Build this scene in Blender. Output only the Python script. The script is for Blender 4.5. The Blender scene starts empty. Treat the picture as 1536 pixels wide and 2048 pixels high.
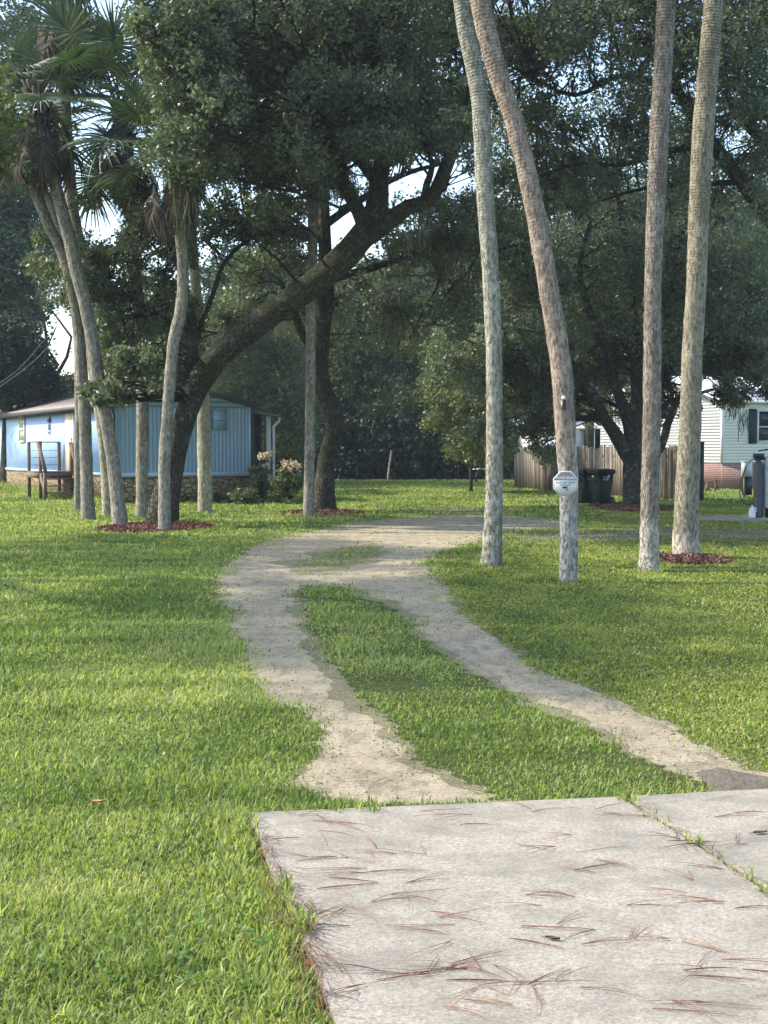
import bpy, math, random
import numpy as np
from mathutils import Vector, Matrix
rng = np.random.default_rng(7); random.seed(7)
R = math.radians
sc = bpy.context.scene
# ------------------------------------------------------------------ camera, sky, sun, exposure
F = 3000.0; CX = 768.0; CY = 1024.0; HZ = 898.0; EYE = 1.7
TH = math.atan((CY-HZ)/F)
cam = bpy.data.cameras.new('camera'); co = bpy.data.objects.new('camera', cam); sc.collection.objects.link(co)
cam.sensor_fit = 'VERTICAL'; cam.sensor_height = 36; cam.lens = 36*F/2048
cam.clip_end = 2000; cam.clip_start = .05
co.location = (0, 0, EYE); co.rotation_euler = (math.pi/2-TH, 0, 0); sc.camera = co
SUN_AZ = math.atan2(-0.98, 0.13); SUN_EL = R(41)
sdir = Vector((math.sin(SUN_AZ)*math.cos(SUN_EL), math.cos(SUN_AZ)*math.cos(SUN_EL), math.sin(SUN_EL)))
w = bpy.data.worlds.new('World'); sc.world = w; w.use_nodes = True
nt = w.node_tree; nt.nodes.clear()
bg = nt.nodes.new('ShaderNodeBackground'); wo = nt.nodes.new('ShaderNodeOutputWorld'); sk = nt.nodes.new('ShaderNodeTexSky')
sk.sky_type = 'NISHITA'; sk.sun_disc = False; sk.sun_elevation = SUN_EL; sk.sun_rotation = SUN_AZ % (2*math.pi)
sk.air_density = 1.0; sk.dust_density = 1.4; sk.ozone_density = 1.2
bg.inputs[1].default_value = .15
nt.links.new(sk.outputs[0], bg.inputs[0]); nt.links.new(bg.outputs[0], wo.inputs[0])
sl = bpy.data.lights.new('sun', 'SUN'); so = bpy.data.objects.new('sun', sl); sc.collection.objects.link(so)
sl.energy = 2.6; sl.angle = R(1.5); sl.color = (1, .93, .80)
so.rotation_euler = (-sdir).to_track_quat('-Z', 'Y').to_euler(); so.location = (-20, 10, 40)
sc.view_settings.view_transform = 'Standard'; sc.view_settings.look = 'None'; sc.view_settings.gamma = 1
sc.view_settings.exposure = 1.5

FW = np.array([0, math.cos(TH), -math.sin(TH)]); UP = np.array([0, math.sin(TH), math.cos(TH)]); RT = np.array([1., 0, 0])
def W(px, py, d):
    r = (px-CX)/F*RT + (CY-py)/F*UP + FW
    return np.array([0, 0, EYE]) + r*(d/r[1])
def G(px, py):
    r = (px-CX)/F*RT + (CY-py)/F*UP + FW
    p = np.array([0, 0, EYE]) + r*(-EYE/r[2]); p[2] = 0
    return p
def PX(p):
    p = np.atleast_2d(p) - np.array([0, 0, EYE]); z = p@FW
    return CX + (p@RT)/z*F, CY - (p@UP)/z*F
# ------------------------------------------------------------------ object helpers
col = sc.collection
def tag(o, label=None, cat=None, group=None, kind=None):
    if label: o['label'] = label
    if cat: o['category'] = cat
    if group: o['group'] = group
    if kind: o['kind'] = kind
    return o
def empty(name, loc, rz=0, **k):
    o = bpy.data.objects.new(name, None); col.objects.link(o); o.location = loc; o.rotation_euler = (0, 0, rz)
    o.empty_display_size = .2
    return tag(o, **k)
def mesh_np(name, V, Fa, mat, parent=None, origin=(0, 0, 0), tint=None, uv=None, smooth=False):
    """Fa: list of int arrays (m,k) (one array per face size)"""
    V = np.asarray(V, dtype=np.float32) - np.asarray(origin, dtype=np.float32)
    me = bpy.data.meshes.new(name)
    if not isinstance(Fa, list): Fa = [Fa]
    Fa = [np.asarray(f, dtype=np.int32) for f in Fa if len(f)]
    me.vertices.add(len(V)); me.vertices.foreach_set('co', V.ravel())
    idx = np.concatenate([f.ravel() for f in Fa]); sizes = np.concatenate([np.full(len(f), f.shape[1]) for f in Fa])
    st = np.concatenate([[0], np.cumsum(sizes)[:-1]]).astype(np.int32)
    me.loops.add(len(idx)); me.loops.foreach_set('vertex_index', idx)
    me.polygons.add(len(sizes)); me.polygons.foreach_set('loop_start', st)
    try: me.polygons.foreach_set('loop_total', sizes.astype(np.int32))
    except Exception: pass
    if smooth: me.polygons.foreach_set('use_smooth', np.ones(len(sizes), dtype=bool))
    if tint is not None:
        a = me.attributes.new('tint', 'FLOAT', 'POINT'); a.data.foreach_set('value', np.asarray(tint, dtype=np.float32))
    if uv is not None:
        l = me.uv_layers.new(name='UVMap'); l.data.foreach_set('uv', np.asarray(uv, dtype=np.float32)[idx].ravel())
    me.update(calc_edges=True); me.validate()
    if mat: me.materials.append(mat)
    o = bpy.data.objects.new(name, me); col.objects.link(o)
    if parent: o.parent = parent
    elif any(origin): o.location = origin
    return o
class MB:
    def __init__(s): s.V = []; s.F = {3: [], 4: []}; s.T = []; s.U = []; s.n = 0; s.big = []
    def add(s, V, F, t=.5, uv=None):
        V = np.asarray(V, float)
        for f in F:
            k = len(f)
            if k in (3, 4): s.F[k].append([i+s.n for i in f])
            else: s.big.append([i+s.n for i in f])
        s.V.append(V); s.T.append(np.full(len(V), t) if np.isscalar(t) else np.asarray(t))
        s.U.append(np.zeros((len(V), 2)) if uv is None else uv); s.n += len(V); return s
    def box(s, x0, x1, y0, y1, z0, z1, t=.5, M=None):
        V = np.array([(x, y, z) for z in (z0, z1) for x, y in ((x0, y0), (x1, y0), (x1, y1), (x0, y1))], float)
        if M is not None: V = np.array([M@Vector(v) for v in V])
        return s.add(V, [(3, 2, 1, 0), (4, 5, 6, 7), (0, 1, 5, 4), (1, 2, 6, 5), (2, 3, 7, 6), (3, 0, 4, 7)], t)
    def bar(s, a, b, wx, wy=None, t=.5):
        a = Vector(a); b = Vector(b); d = b-a; L = d.length; q = d.to_track_quat('Z', 'Y').to_matrix().to_4x4()
        wy = wy or wx
        return s.box(-wx/2, wx/2, -wy/2, wy/2, 0, L, t, Matrix.Translation(a)@q)
    def loft(s, rings, cap=True, t=.5, close=True):
        n = len(rings[0]); V = np.concatenate([np.asarray(r, float) for r in rings]); Fc = []
        for i in range(len(rings)-1):
            for j in range(n if close else n-1):
                k = (j+1) % n; Fc.append((i*n+j, i*n+k, (i+1)*n+k, (i+1)*n+j))
        if cap: Fc.append(tuple(range(n))[::-1]); Fc.append(tuple((len(rings)-1)*n+j for j in range(n)))
        return s.add(V, Fc, t)
    def lathe(s, prof, n=20, c=(0, 0, 0), t=.5, axis='z'):
        rings = []
        for r, z in prof:
            a = np.arange(n)*2*math.pi/n
            p = np.stack([np.cos(a)*r, np.sin(a)*r, np.full(n, z)], 1)
            if axis == 'x': p = p[:, [2, 0, 1]]
            if axis == 'y': p = p[:, [1, 2, 0]]
            rings.append(p+np.array(c))
        return s.loft(rings, True, t)
    def tube(s, P, rad, sides=8, amp=0, seed=0, t=.5, cap=True):
        P = np.asarray(P, float); rad = np.broadcast_to(np.asarray(rad, float), (len(P),))
        T = np.gradient(P, axis=0); T /= np.linalg.norm(T, axis=1)[:, None]+1e-9
        ref = np.array([0, 1., 0]) if abs(T[0][1]) < .9 else np.array([1., 0, 0])
        X = np.cross(ref, T[0]); X /= np.linalg.norm(X)
        ang = np.linspace(0, 2*math.pi, sides+1); L = 0; V = []; U = []; rs = np.random.default_rng(seed); ph = rs.random(8)*6.28
        for i in range(len(P)):
            if i: L += np.linalg.norm(P[i]-P[i-1])
            X = X - T[i]*(X@T[i]); X /= np.linalg.norm(X)+1e-9; Y = np.cross(T[i], X)
            rr = rad[i]*(1+amp*(np.sin(ang*2+L*2.1+ph[0])*.4+np.sin(ang*3-L*3.7+ph[1])*.4+np.sin(ang+L*9+ph[2])*.35+np.sin(ang*5+L*17+ph[3])*.3))
            if i and i < len(P)-1 and amp: rr = rr*(1+amp*.35*rs.standard_normal())
            V.append(P[i]+np.outer(np.cos(ang)*rr, X)+np.outer(np.sin(ang)*rr, Y)); U.append(np.stack([ang/6.2832, np.full(sides+1, L)], 1))
        n = sides+1
        Fc = [(i*n+j, i*n+j+1, (i+1)*n+j+1, (i+1)*n+j) for i in range(len(P)-1) for j in range(sides)]
        s.add(np.concatenate(V), Fc, t, np.concatenate(U))
        if cap:
            s.add(np.concatenate([V[-1][:-1]]), [tuple(range(sides))], t)
        return s
    def build(s, name, mat, parent=None, origin=(0, 0, 0), smooth=False):
        Fs = [np.array(s.F[3], int).reshape(-1, 3), np.array(s.F[4], int).reshape(-1, 4)]
        for b in s.big: Fs.append(np.array([b]))
        return mesh_np(name, np.concatenate(s.V), Fs, mat, parent, origin, np.concatenate(s.T), np.concatenate(s.U), smooth)
def smoothpath(P, step=.25):
    P = np.asarray(P, float); Q = np.vstack([2*P[0]-P[1], P, 2*P[-1]-P[-2]]); out = []
    for i in range(1, len(Q)-2):
        n = max(2, int(np.linalg.norm(Q[i+1][:3]-Q[i][:3])/step))
        for k in range(n):
            t = k/n; a, b, c, d = Q[i-1:i+3]
            out.append(.5*((2*b)+(-a+c)*t+(2*a-5*b+4*c-d)*t*t+(-a+3*b-3*c+d)*t**3))
    out.append(P[-1]); return np.array(out)
def vnoise(x, y, s=1., seed=0):
    r = np.random.default_rng(seed); v = 0
    for k in range(6):
        a = r.random()*6.28; f = s*(.6+r.random()*1.3); v = v+np.sin((x*math.cos(a)+y*math.sin(a))*f+r.random()*6.28)
    return v/6*1.6
# ------------------------------------------------------------------ materials
class NT:
    def __init__(s, name, rough=.8, spec=.3):
        s.m = bpy.data.materials.new(name); s.m.use_nodes = True; s.t = s.m.node_tree; s.b = s.t.nodes['Principled BSDF']
        s.b.inputs['Roughness'].default_value = rough; s.b.inputs['Specular IOR Level'].default_value = spec
    def n(s, ty, **k):
        o = s.t.nodes.new('ShaderNode'+ty)
        for a, v in k.items():
            if a.startswith('i_'):
                key = a[2:].replace('_', ' '); o.inputs[key].default_value = v
            else: setattr(o, a, v)
        return o
    def l(s, a, b): s.t.links.new(a, b)
    def co(s, kind='Object', scale=(1, 1, 1)):
        c = s.n('TexCoord'); m = s.n('Mapping'); m.inputs['Scale'].default_value = scale; s.l(c.outputs[kind], m.inputs[0]); return m.outputs[0]
    def noise(s, v, scale, detail=4, rough=.6, dist=0):
        o = s.n('TexNoise'); o.inputs['Scale'].default_value = scale; o.inputs['Detail'].default_value = detail
        o.inputs['Roughness'].default_value = rough; o.inputs['Distortion'].default_value = dist; s.l(v, o.inputs[0]); return o.outputs[0]
    def ramp(s, v, stops, interp='LINEAR'):
        o = s.n('ValToRGB'); e = o.color_ramp.elements; o.color_ramp.interpolation = interp
        while len(e) < len(stops): e.new(.5)
        for i, (p, c) in enumerate(stops):
            e[i].position = p; e[i].color = (c, c, c, 1) if np.isscalar(c) else (*c, 1)
        s.l(v, o.inputs[0]); return o.outputs[0]
    def mix(s, f, a, b, mode='MIX'):
        o = s.n('Mix', data_type='RGBA', blend_type=mode)
        for i, v in ((0, f), (6, a), (7, b)):
            if hasattr(v, 'links'): s.l(v, o.inputs[i])
            elif i == 0: o.inputs[0].default_value = v
            else: o.inputs[i].default_value = (*v, 1) if not np.isscalar(v) else (v, v, v, 1)
        return o.outputs[2]
    def math(s, op, a, b=0):
        o = s.n('Math', operation=op)
        for i, v in ((0, a), (1, b)):
            if hasattr(v, 'links'): s.l(v, o.inputs[i])
            else: o.inputs[i].default_value = v
        return o.outputs[0]
    def attr(s, name='tint'):
        o = s.n('Attribute', attribute_name=name); return o.outputs['Fac']
    def col(s, c):
        if hasattr(c, 'links'): s.l(c, s.b.inputs['Base Color'])
        else: s.b.inputs['Base Color'].default_value = (*c, 1)
        return s
    def bump(s, h, st=.5, dist=.02):
        o = s.n('Bump'); o.inputs['Strength'].default_value = st; o.inputs['Distance'].default_value = dist
        s.l(h, o.inputs['Height']); s.l(o.outputs[0], s.b.inputs['Normal']); return s
def plain(name, c, rough=.7, var=.15, scale=6, spec=.3, metal=0, bump=0):
    t = NT(name, rough, spec); v = t.co(); n = t.noise(v, scale, 5)
    c = np.array(c); t.col(t.ramp(n, [(.3, tuple(c*(1-var))), (.7, tuple(np.minimum(c*(1+var), 1)))]))
    t.b.inputs['Metallic'].default_value = metal
    if bump: t.bump(t.noise(v, scale*6, 4), bump, .01)
    return t.m
def leafmat(name, stops, rough=.5, spec=.35, trans=.3):
    t = NT(name, rough, spec); a = t.attr(); c = t.ramp(a, stops); t.col(c)
    tr = t.n('BsdfTranslucent'); mx = t.n('MixShader'); mx.inputs[0].default_value = trans
    t.l(t.mix(1.0, c, (1.25, 1.35, .55), 'MULTIPLY'), tr.inputs[0])
    t.l(t.b.outputs[0], mx.inputs[1]); t.l(tr.outputs[0], mx.inputs[2])
    t.l(mx.outputs[0], t.t.nodes['Material Output'].inputs[0]); return t.m
M = {}
M['oak_leaf'] = leafmat('oak_leaf', [(0, (.055, .075, .055)), (.5, (.105, .135, .088)), (1, (.24, .27, .19))], .4, .65, .4)
M['oak_leaf2'] = leafmat('oak_leaf_olive', [(0, (.055, .075, .035)), (.5, (.11, .14, .06)), (1, (.20, .23, .10))], .45, .45)
M['bg_leaf'] = leafmat('far_leaf', [(0, (.045, .07, .045)), (.6, (.09, .125, .075)), (1, (.15, .19, .11))], .6, .3, .2)
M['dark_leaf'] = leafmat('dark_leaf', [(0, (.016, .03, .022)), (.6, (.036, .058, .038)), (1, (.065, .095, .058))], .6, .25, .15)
M['light_leaf'] = leafmat('light_leaf', [(0, (.07, .10, .03)), (1, (.17, .21, .07))], .5, .3, .35)
M['moss'] = leafmat('spanish_moss', [(0, (.08, .09, .07)), (1, (.17, .18, .14))], .9, .1, .3)
M['frond'] = leafmat('palm_frond', [(0, (.03, .052, .034)), (1, (.085, .125, .075))], .5, .4, .2)
M['dead_frond'] = leafmat('dead_frond', [(0, (.045, .036, .03)), (1, (.18, .145, .12))], .8, .2, .15)
M['grass'] = leafmat('grass_blade', [(0, (.10, .15, .04)), (.35, (.225, .28, .08)), (.7, (.345, .395, .14)), (.93, (.46, .48, .19)), (1, (.50, .43, .24))], .55, .3, .45)
M['grass2'] = leafmat('ground_cover_leaf', [(0, (.11, .145, .04)), (.35, (.26, .295, .07)), (.7, (.37, .395, .11)), (.95, (.46, .46, .17)), (1, (.46, .40, .2))], .5, .4, .42)
M['weed'] = leafmat('weed_leaf', [(0, (.05, .12, .03)), (1, (.15, .27, .06))], .45, .4, .35)
M['needle'] = plain('pine_needle', (.19, .075, .045), .6, .5, 3)
t = NT('pine_needle_mixed', .6, .3); oi = t.n('ObjectInfo'); t.col(t.ramp(oi.outputs['Random'], [(0, (.10, .05, .035)), (.35, (.18, .075, .045)), (.7, (.26, .12, .065)), (1, (.30, .20, .13))])); M['needle'] = t.m
M['drybits'] = leafmat('dry_needle', [(0, (.045, .03, .02)), (.7, (.19, .085, .045)), (1, (.32, .15, .07))], .7, .3, .1)
M['fibre'] = leafmat('bark_fibre', [(0, (.12, .10, .08)), (1, (.40, .37, .30))], .9, .1, .1)
M['flower'] = leafmat('pink_flower', [(0, (.42, .30, .27)), (1, (.80, .66, .60))], .6, .2, .3)

def palm_bark(name, c0, c1, base=None, green=.0, ring=1.):
    t = NT(name, .9, .15); uv = t.co('UV', (6, 1, 1)); ob = t.co('Object')
    n1 = t.noise(t.co('Object', (1, 1, .35)), 26, 6, .7); n2 = t.noise(ob, 5, 5, .7); n3 = t.noise(ob, 1.6, 4, .6)
    c = t.ramp(n1, [(.34, tuple(np.array(c0)*.35)), (.46, c0), (.60, c1)])
    c = t.mix(t.ramp(t.math('ADD', t.math('MULTIPLY', n2, .5), t.math('MULTIPLY', n1, .5)), [(.50, 0.), (.56, .8)]), c, tuple(np.minimum(np.array(c1)*1.15, .62)))
    c = t.mix(t.ramp(n3, [(.48, 0.), (.68, .6)]), c, tuple(np.array(c0)*.62))
    # leaf-scar rings, stronger with height
    sp = t.n('SeparateXYZ'); t.l(t.co('UV'), sp.inputs[0])
    wob = t.math('MULTIPLY', t.noise(ob, 3.5, 4, .7), .05)
    ph = t.math('MULTIPLY', t.math('ADD', sp.outputs[1], wob), 135*ring)
    sn = t.math('SINE', ph); rg = t.ramp(t.math('MULTIPLY', t.math('ADD', sn, 1), .5), [(.1, 0.), (.5, 1.)])
    hi = t.math('MULTIPLY', t.ramp(t.math('DIVIDE', sp.outputs[1], 12), [(.28, .0), (.68, .8)]), t.ramp(t.noise(ob, 2.2, 4), [(.3, .1), (.65, 1.)]))
    c = t.mix(t.math('MULTIPLY', hi, t.math('SUBTRACT', 1.0, rg)), c, tuple(np.array(c0)*.45))
    if green:
        sx = t.n('SeparateXYZ'); nn = t.n('NewGeometry'); t.l(nn.outputs['Normal'], sx.inputs[0])
        g = t.math('MULTIPLY', t.ramp(sx.outputs[0], [(.45, 0.), (.85, 1.)]), t.ramp(t.noise(ob, 4, 4), [(.35, 0.), (.6, green)]))
        c = t.mix(g, c, (.07, .085, .04))
    if base:
        m = t.math('ADD', t.math('DIVIDE', sp.outputs[1], base[1]), t.math('MULTIPLY', t.math('SUBTRACT', t.noise(t.co('Object', (1, 1, .4)), 7, 5, .7), .5), 2.6))
        c = t.mix(t.ramp(m, [(.75, 1.), (1.05, 0.)]), c, t.mix(t.ramp(n1, [(.42, 0.), (.55, 1.)]), tuple(np.array(base[0])*.45), base[0]))
    t.col(c)
    h = t.math('ADD', t.math('MULTIPLY', t.math('MULTIPLY', rg, hi), .6), t.math('ADD', n1, t.math('MULTIPLY', n2, .8))); t.bump(h, .9, .03); return t.m
M['p_gray'] = palm_bark('palm_bark_grey', (.27, .26, .21), (.44, .43, .36), green=.85)
M['p_pink'] = palm_bark('palm_bark_pinkish', (.27, .20, .155), (.40, .325, .26), base=((.52, .50, .45), 1.7), green=.5)
M['p_brown'] = palm_bark('palm_bark_brown', (.185, .155, .13), (.30, .26, .215), base=((.55, .50, .42), .85))
M['p_olive'] = palm_bark('palm_bark_olive', (.215, .195, .14), (.33, .30, .22), base=((.55, .49, .39), .5))
M['p_far'] = palm_bark('palm_bark_far', (.21, .19, .155), (.33, .31, .25), green=.7, ring=.8)  # darker grey-brown bark for the palms farther back
M['p_tan'] = palm_bark('palm_bark_tan', (.27, .25, .175), (.42, .39, .28), ring=.8)
def oak_bark(name, c0, c1, lich):
    t = NT(name, .95, .1); ob = t.co('Object'); uv = t.co('UV', (24, 4.2, 1))
    v = t.n('TexVoronoi', feature='DISTANCE_TO_EDGE'); v.inputs['Scale'].default_value = 1.6
    wn = t.n('TexNoise'); t.l(uv, wn.inputs[0]); wn.inputs['Scale'].default_value = 1.5
    t.l(t.mix(1.1, uv, wn.outputs[1], 'ADD'), v.inputs[0]); wn.inputs['Detail'].default_value = 6; wn.inputs['Scale'].default_value = 2.2
    crack = t.ramp(v.outputs[0], [(.0, .0), (.22, 1.)]); n1 = t.noise(ob, 18, 6, .7)
    c = t.mix(crack, tuple(np.array(c0)*.35), t.ramp(n1, [(.35, c0), (.65, c1)]))
    c = t.mix(t.ramp(t.noise(ob, 7, 6, .75), [(.56, 0.), (.63, .9)]), c, lich)
    c = t.mix(t.ramp(t.noise(ob, 1.5, 5, .7), [(.38, 0.), (.6, .75)]), c, (.05, .065, .032))
    t.col(c); t.bump(t.math('ADD', crack, n1), 1., .05); return t.m
M['oak'] = oak_bark('oak_bark', (.12, .105, .082), (.20, .18, .145), (.25, .25, .21))
M['oak_pale'] = oak_bark('oak_bark_lichen', (.14, .13, .11), (.24, .22, .19), (.42, .42, .38))

# ------------------------------------------------------------------ ground
def poly_px(L): return np.array([G(*p)[:2] for p in L])
def ragged(P, step=.06, amp=.035, seed=1, close=True):
    r = np.random.default_rng(seed); out = []; n = len(P)
    for i in range(n):
        a = P[i]; b = P[(i+1) % n]; L = np.linalg.norm(b-a); st = max(step, step*(.5*(a[1]+b[1])/10)); k = max(1, int(L/st)); nn = np.array([-(b-a)[1], (b-a)[0]])/(L+1e-9)
        for j in range(k):
            q = a+(b-a)*j/k; f = vnoise(q[0], q[1], 2.2, seed)*.06+vnoise(q[0], q[1], 9, seed+1)*.03
            out.append(q+nn*((f+amp*.75*r.standard_normal())*max(1, q[1]/12)*(amp/.035)))
    return np.array(out)
def pip(x, y, P):
    ins = np.zeros(x.shape, bool); n = len(P); j = n-1
    for i in range(n):
        xi, yi = P[i]; xj, yj = P[j]
        if yi != yj:
            c = ((yi > y) != (yj > y)) & (x < (xj-xi)*(y-yi)/(yj-yi)+xi); ins ^= c
        j = i
    return ins
def sheet(name, P, z, mat, th=0, kind='structure'):
    me = bpy.data.meshes.new(name); n = len(P)
    import bmesh
    bm = bmesh.new(); vs = [bm.verts.new((p[0], p[1], z)) for p in P]
    es = [bm.edges.new((vs[i], vs[(i+1) % n])) for i in range(n)]
    bmesh.ops.triangle_fill(bm, use_beauty=True, edges=es, normal=(0, 0, 1))
    if th:
        f = list(bm.faces); ext = bmesh.ops.extrude_face_region(bm, geom=f)
        for v in [g for g in ext['geom'] if isinstance(g, bmesh.types.BMVert)]: v.co.z += th
    bmesh.ops.recalc_face_normals(bm, faces=bm.faces)
    bm.to_mesh(me); bm.free(); me.materials.append(mat)
    if not th and len(me.polygons) and me.polygons[0].normal.z < 0: me.flip_normals()
    o = bpy.data.objects.new(name, me); col.objects.link(o); o['kind'] = kind; return o
t = NT('lawn_soil', .95, .1); v = t.co()
c = t.ramp(t.noise(v, .9, 5, .7), [(.3, (.10, .135, .035)), (.55, (.15, .20, .05)), (.75, (.22, .24, .08))])
c = t.mix(t.ramp(t.noise(v, 14, 6, .8), [(.4, 0.), (.62, .8)]), c, (.045, .055, .02)); t.col(c).bump(t.noise(v, 30, 5, .8), 1, .06); M['lawn'] = t.m
t = NT('gravel', .95, .15); v = t.co(); vo = t.n('TexVoronoi'); vo.inputs['Scale'].default_value = 95; t.l(v, vo.inputs[0])
c = t.mix(t.ramp(t.noise(v, 60, 6, .8), [(.35, 0.), (.65, 1.)]), (.27, .22, .145), (.56, .47, .32))
c = t.mix(t.ramp(vo.outputs[1], [(.2, 0.), (.9, .45)]), c, (.66, .57, .41))
c = t.mix(t.ramp(t.noise(v, 1.6, 6, .8), [(.40, 0.), (.70, .6)]), c, (.23, .19, .125)); c = t.mix(t.ramp(t.noise(t.co('Object', (1, .35, 1)), 6, 6, .85), [(.48, 0.), (.62, .6)]), c, (.14, .125, .085))
c = t.mix(t.ramp(t.noise(t.co('Object', (1, 2.5, 1)), 9, 6, .8), [(.58, 0.), (.66, .75)]), c, (.13, .11, .08))
c = t.mix(t.ramp(t.noise(v, 34, 3, .6), [(.66, 0.), (.70, .8)]), c, (.06, .05, .04))
t.col(c).bump(t.math('ADD', t.noise(v, 70, 5, .8), t.noise(v, 12, 4)), .8, .02); M['gravel'] = t.m
t = NT('dirt', .95, .1); v = t.co()
c = t.ramp(t.noise(v, 3, 6, .8), [(.3, (.10, .085, .065)), (.55, (.17, .15, .115)), (.8, (.27, .24, .18))]); t.col(c).bump(t.noise(v, 30, 5), .8, .03); M['dirt'] = t.m
t = NT('verge', .95, .1); v = t.co(); c = t.mix(t.ramp(t.noise(v, 45, 6, .85), [(.4, 0.), (.6, 1.)]), (.18, .16, .095), (.40, .35, .235)); c = t.mix(t.ramp(t.noise(v, 7, 5, .8), [(.45, 0.), (.6, .45)]), c, (.17, .17, .08)); t.col(c).bump(t.noise(v, 40, 5, .8), 1, .03); M['verge'] = t.m
t = NT('concrete', .9, .2); v = t.co(); 
c = t.mix(t.ramp(t.noise(v, 75, 6, .85), [(.38, 0.), (.60, 1.)]), (.19, .165, .13), (.47, .42, .345))
vo = t.n('TexVoronoi'); vo.inputs['Scale'].default_value = 170; t.l(v, vo.inputs[0])
c = t.mix(t.ramp(vo.outputs[0], [(.1, .75), (.22, 0.)]), c, (.58, .56, .52))
c = t.mix(t.ramp(t.noise(t.co('Object', (1, 1.15, 1)), 1.7, 7, .72), [(.44, 0.), (.64, .7)]), c, (.17, .16, .125))
c = t.mix(t.ramp(t.noise(v, 9, 5, .8), [(.5, 0.), (.75, .4)]), c, (.22, .20, .17))
t.col(c).bump(t.noise(v, 150, 4, .8), .55, .006); M['concrete'] = t.m
t = NT('mulch_soil', .95, .1); t.col(t.ramp(t.noise(t.co(), 40, 5, .8), [(.3, (.05, .015, .01)), (.6, (.13, .045, .03))])).bump(t.noise(t.co(), 40, 4), 1, .03); M['mulchbed'] = t.m
M['chip'] = leafmat('mulch_chip', [(0, (.05, .022, .016)), (.7, (.13, .052, .035)), (1, (.26, .15, .11))], .8, .2, .0)

gp = MB(); gx = np.array([-400, -60, -20, 0, 20, 60, 400.]); gy = np.array([-40, 0, 30, 60, 100, 200, 900.])
gp.add([(x, y, 0) for y in gy for x in gx], [(j*7+i, j*7+i+1, (j+1)*7+i+1, (j+1)*7+i) for j in range(6) for i in range(6)])
tag(gp.build('lawn', M['lawn']), kind='structure')
GRAV = ragged(poly_px([(735, 1612), (640, 1600), (575, 1578), (605, 1548), (640, 1505), (655, 1465), (610, 1430), (555, 1402), (520, 1350), (490, 1300), (455, 1250), (437, 1200), (440, 1150),
    (475, 1112), (520, 1087), (600, 1067), (700, 1047), (800, 1035), (900, 1030), (1000, 1032), (1140, 1040), (1160, 1050), (1120, 1059), (1000, 1064), (975, 1084), (880, 1100), (850, 1125), (868, 1160),
    (895, 1200), (930, 1240), (1000, 1285), (1080, 1335), (1180, 1380), (1280, 1420), (1345, 1452), (1410, 1492), (1485, 1535), (1560, 1562), (1560, 1589), (1430, 1592), (1000, 1604)]), seed=3)
def grow(P, w_, seed):
    n = len(P); T = np.roll(P, -3, 0)-np.roll(P, 3, 0); T /= np.linalg.norm(T, axis=1)[:, None]+1e-9; ar = np.sum(P[:, 0]*np.roll(P[:, 1], -1)-np.roll(P[:, 0], -1)*P[:, 1]); sg = 1 if ar > 0 else -1
    k = w_*(1+.8*vnoise(P[:, 0], P[:, 1], 3, seed))*np.maximum(.7, P[:, 1]/12); return P+np.stack([T[:, 1], -T[:, 0]], 1)*sg*np.maximum(k, 0)[:, None]
GRAVO = grow(GRAV, .13, 4); GRAVO[GRAV[:, 1] < 7.36] = GRAV[GRAV[:, 1] < 7.36]
sheet('worn_verge', GRAVO[::2], .002, M['verge'])
sheet('gravel_track', GRAV, .004, M['gravel'])
MID = ragged(poly_px([(978, 1606), (1200, 1602), (1425, 1597), (1425, 1572), (1380, 1562), (1290, 1520), (1180, 1462), (1080, 1420), (1000, 1380), (900, 1320), (830, 1268), (770, 1210), (700, 1182), (620, 1172),
    (600, 1190), (610, 1230), (640, 1290), (680, 1340), (720, 1390), (770, 1440), (830, 1502), (900, 1542), (968, 1580)]), seed=4)
ISL = ragged(poly_px([(605, 1128), (640, 1111), (700, 1096), (745, 1095), (725, 1118), (665, 1139), (612, 1144)]), seed=5)
MIDO = grow(MID, .12, 6); MIDO[MID[:, 1] < 7.36] = MID[MID[:, 1] < 7.36]; ISLO = grow(ISL, .15, 7)
sheet('worn_verge', MIDO[::2], .006, M['verge']); sheet('worn_verge', ISLO[::2], .006, M['verge'])
sheet('median_turf', MID, .008, M['lawn']); sheet('turf_island', ISL, .008, M['verge'])
DIRTS = [[(760, 1022), (900, 1013), (1000, 1016), (1010, 1028), (880, 1027)], [(1010, 1064), (1180, 1060), (1300, 1056), (1560, 1062), (1560, 1078), (1300, 1082), (1120, 1085), (990, 1088)],
         [(1385, 1550), (1440, 1540), (1570, 1566), (1570, 1591), (1430, 1592)]]
DP = [ragged(poly_px(d), amp=.015, seed=9+i) for i, d in enumerate(DIRTS)]
for i, d in enumerate(DP): sheet('dirt_patch', d, .010+.004*i, M['dirt'])
# concrete slabs
s1 = [(498, 1640), (1252, 1607)]; a = G(498, 1640)[:2]; b = G(1245, 1607)[:2]; c2 = G(1570, 1590)[:2]
e1 = G(664, 2048)[:2]; e1 = a+(e1-a)*1.6; j1 = G(1536, 1798)[:2]; jd = (e1-a)/np.linalg.norm(e1-a); jn = np.array([-jd[1], jd[0]])
b2 = b+(j1-b)/np.linalg.norm(j1-b)*6.5; SA = a.copy(); SB = b.copy(); SE = e1.copy()
g_ = .012
SL1 = np.array([a, b-np.array([g_, 0]), b2-np.array([g_, 0]), e1]); SL2 = np.array([b+np.array([g_, 0]), b+(c2-b)*9, b2+(c2-b)*9, b2+np.array([g_, 0])])
def slabpoly(P, seed):
    return ragged(P, .05, .004, seed)
sheet('concrete_slab', slabpoly(SL1, 1), 0, M['concrete'], .035); sheet('concrete_slab', slabpoly(SL2, 2), 0, M['concrete'], .035)
sheet('slab_joint', np.array([b-[.02, 0], b+[.02, 0], b2+[.02, 0], b2-[.02, 0]]), .016, M['dirt'])
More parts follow.
